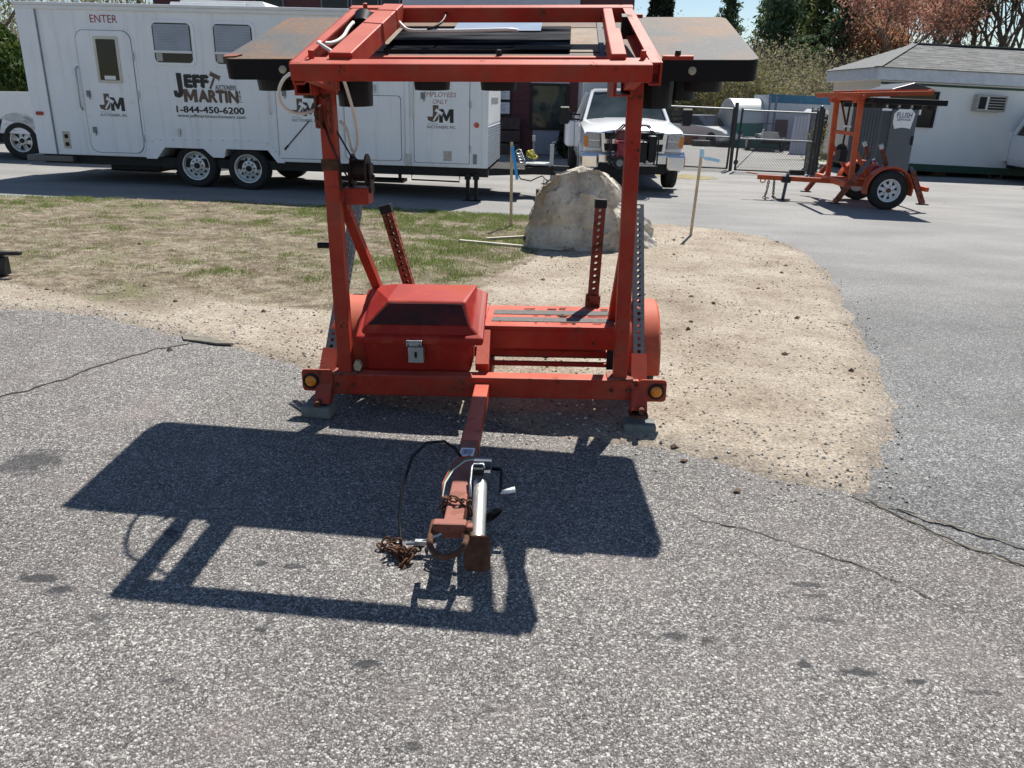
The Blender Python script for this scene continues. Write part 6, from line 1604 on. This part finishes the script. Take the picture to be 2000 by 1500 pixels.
MB().box(-.62, .62, 0, 2, .42, .50).build('bed', DARKSTEEL, ut); MB().tube([(-.6, 0, .5), (-.6, 0, 1.1), (.6, 0, 1.1), (.6, 0, .5)], .02, 6).cyl((-.6, 0, .8), (.6, 0, .8), .015, n=6).build('rail_frame', DARKSTEEL, ut)
for s in (-1, 1): wheel(ut, (s * .72, .7, .28), .28, .16, .15, (s, 0, 0), 'spoke', TRIMWHITE)
MB().box(-.45, .35, .1, .8, .50, .68).box(-.3, .3, .1, .5, .68, .78).build('load', simple('pale_scrap', (.45, .46, .46), .7, 0, .4, 6.), ut); MB().tube([(-.4, -.1, .45), (-.42, -.12, .85), (-.35, -.1, .88)], .02, 6).build('white_handle', TRIMWHITE, ut)
cr = thing('parked_car', 'silver white wrecked car at the back of the yard by the brush', 'car', (8.75, 38.2, gz(8.8)), (0, 0, .5))
mb = MB(); mb.loft([[(-.8 * k, y, z0) if i == 0 else (-.8 * k, y, z1) if i == 1 else (.8 * k, y, z1) if i == 2 else (.8 * k, y, z0) for i in range(4)] for y, k, z0, z1 in ((-2.0, .85, .3, .55), (-1.8, .98, .22, .68), (-.9, 1, .2, .82), (.2, 1, .2, .88), (1.6, 1, .22, .86), (2.1, .9, .3, .7))]); mb.build('body', simple('silver_paint', (.62, .63, .64), .3, .2, .08, 3.), cr, bevel=.05)
mb = MB(); mb.loft([[(-.74, -.75, .83), (.74, -.75, .83), (.74, 1.5, .86), (-.74, 1.5, .86)], [(-.56, .05, 1.25), (.56, .05, 1.25), (.56, 1.0, 1.25), (-.56, 1.0, 1.25)]]); mb.build('cabin', GLASS, cr, bevel=.03)
MB().box(-.56, .56, .05, 1.0, 1.25, 1.29).build('roof', CARWHITE, cr, bevel=.02)
for y in (-1.25, 1.25):
    for s in (-1, 1): wheel(cr, (s * .76, y, .30), .30, .2, .18, (s, 0, 0), 'alloy', DARKSTEEL)
random.seed(44)
for k, (x, y, w, h, col, lab) in enumerate([(7.3, 37.2, 1.0, .42, (.30, .10, .03), 'orange metal bin behind the pickup mirror in the yard'), (7.95, 37.8, .9, .38, (.22, .04, .035), 'red metal box beside the orange bin'), (8.0, 40.5, 1.6, .3, (.25, .07, .06), 'rusty scrap pile behind the silver car'), (8.15, 36.4, .7, .25, (.05, .045, .04), 'dark heap in front of the silver car'), (7.6, 39.5, .6, .75, (.5, .5, .5), 'pale white drum behind the bins')]):
    mb = MB()
    mb.loft([[(-w / 2, -.3, 0), (w / 2, -.3, 0), (w / 2, .3, 0), (-w / 2, .3, 0)], [(-w * .52, -.34, h), (w * .52, -.34, h * .95), (w * .52, .34, h), (-w * .52, .34, h * .95)]])
    for q in range(4): mb.box(-w / 2 + q * w / 4, -w / 2 + q * w / 4 + .06, -.36, -.30, .02, h * .9)
    o = mb.build('scrap_bin', simple('scrap_%d' % k, col, .7, .1, .3, 6.), None, bevel=.01); o.location = (x, y, gz(x)); tag(o, lab, 'bin')
# pickup nose at the edge of the view in front of the site office
tr3 = pickup('white truck front at the edge of the view, parked before the site office', (14.85, 19.9, gz(15) + .0), -.1, False)
random.seed(71); PATCH = [(4.25 + (.78 + random.uniform(-.12, .12)) * math.cos(2 * PI * k / 40), 20.3 + (.62 + random.uniform(-.12, .12)) * math.sin(2 * PI * k / 40)) for k in range(40)]
structure(sheet('dead_grass_patch', PATCH, .006, simple('flattened_dead_grass', (.24, .205, .10), .95, 0, .35, 7., .6, 30.)))
structure(sheet('lawn', [(9, 29), (20, 29), (20, 34), (12.5, 30.5)], .01, leaf_mat('lawn_green', [(.09, .13, .03), (.12, .17, .04)], 0)))
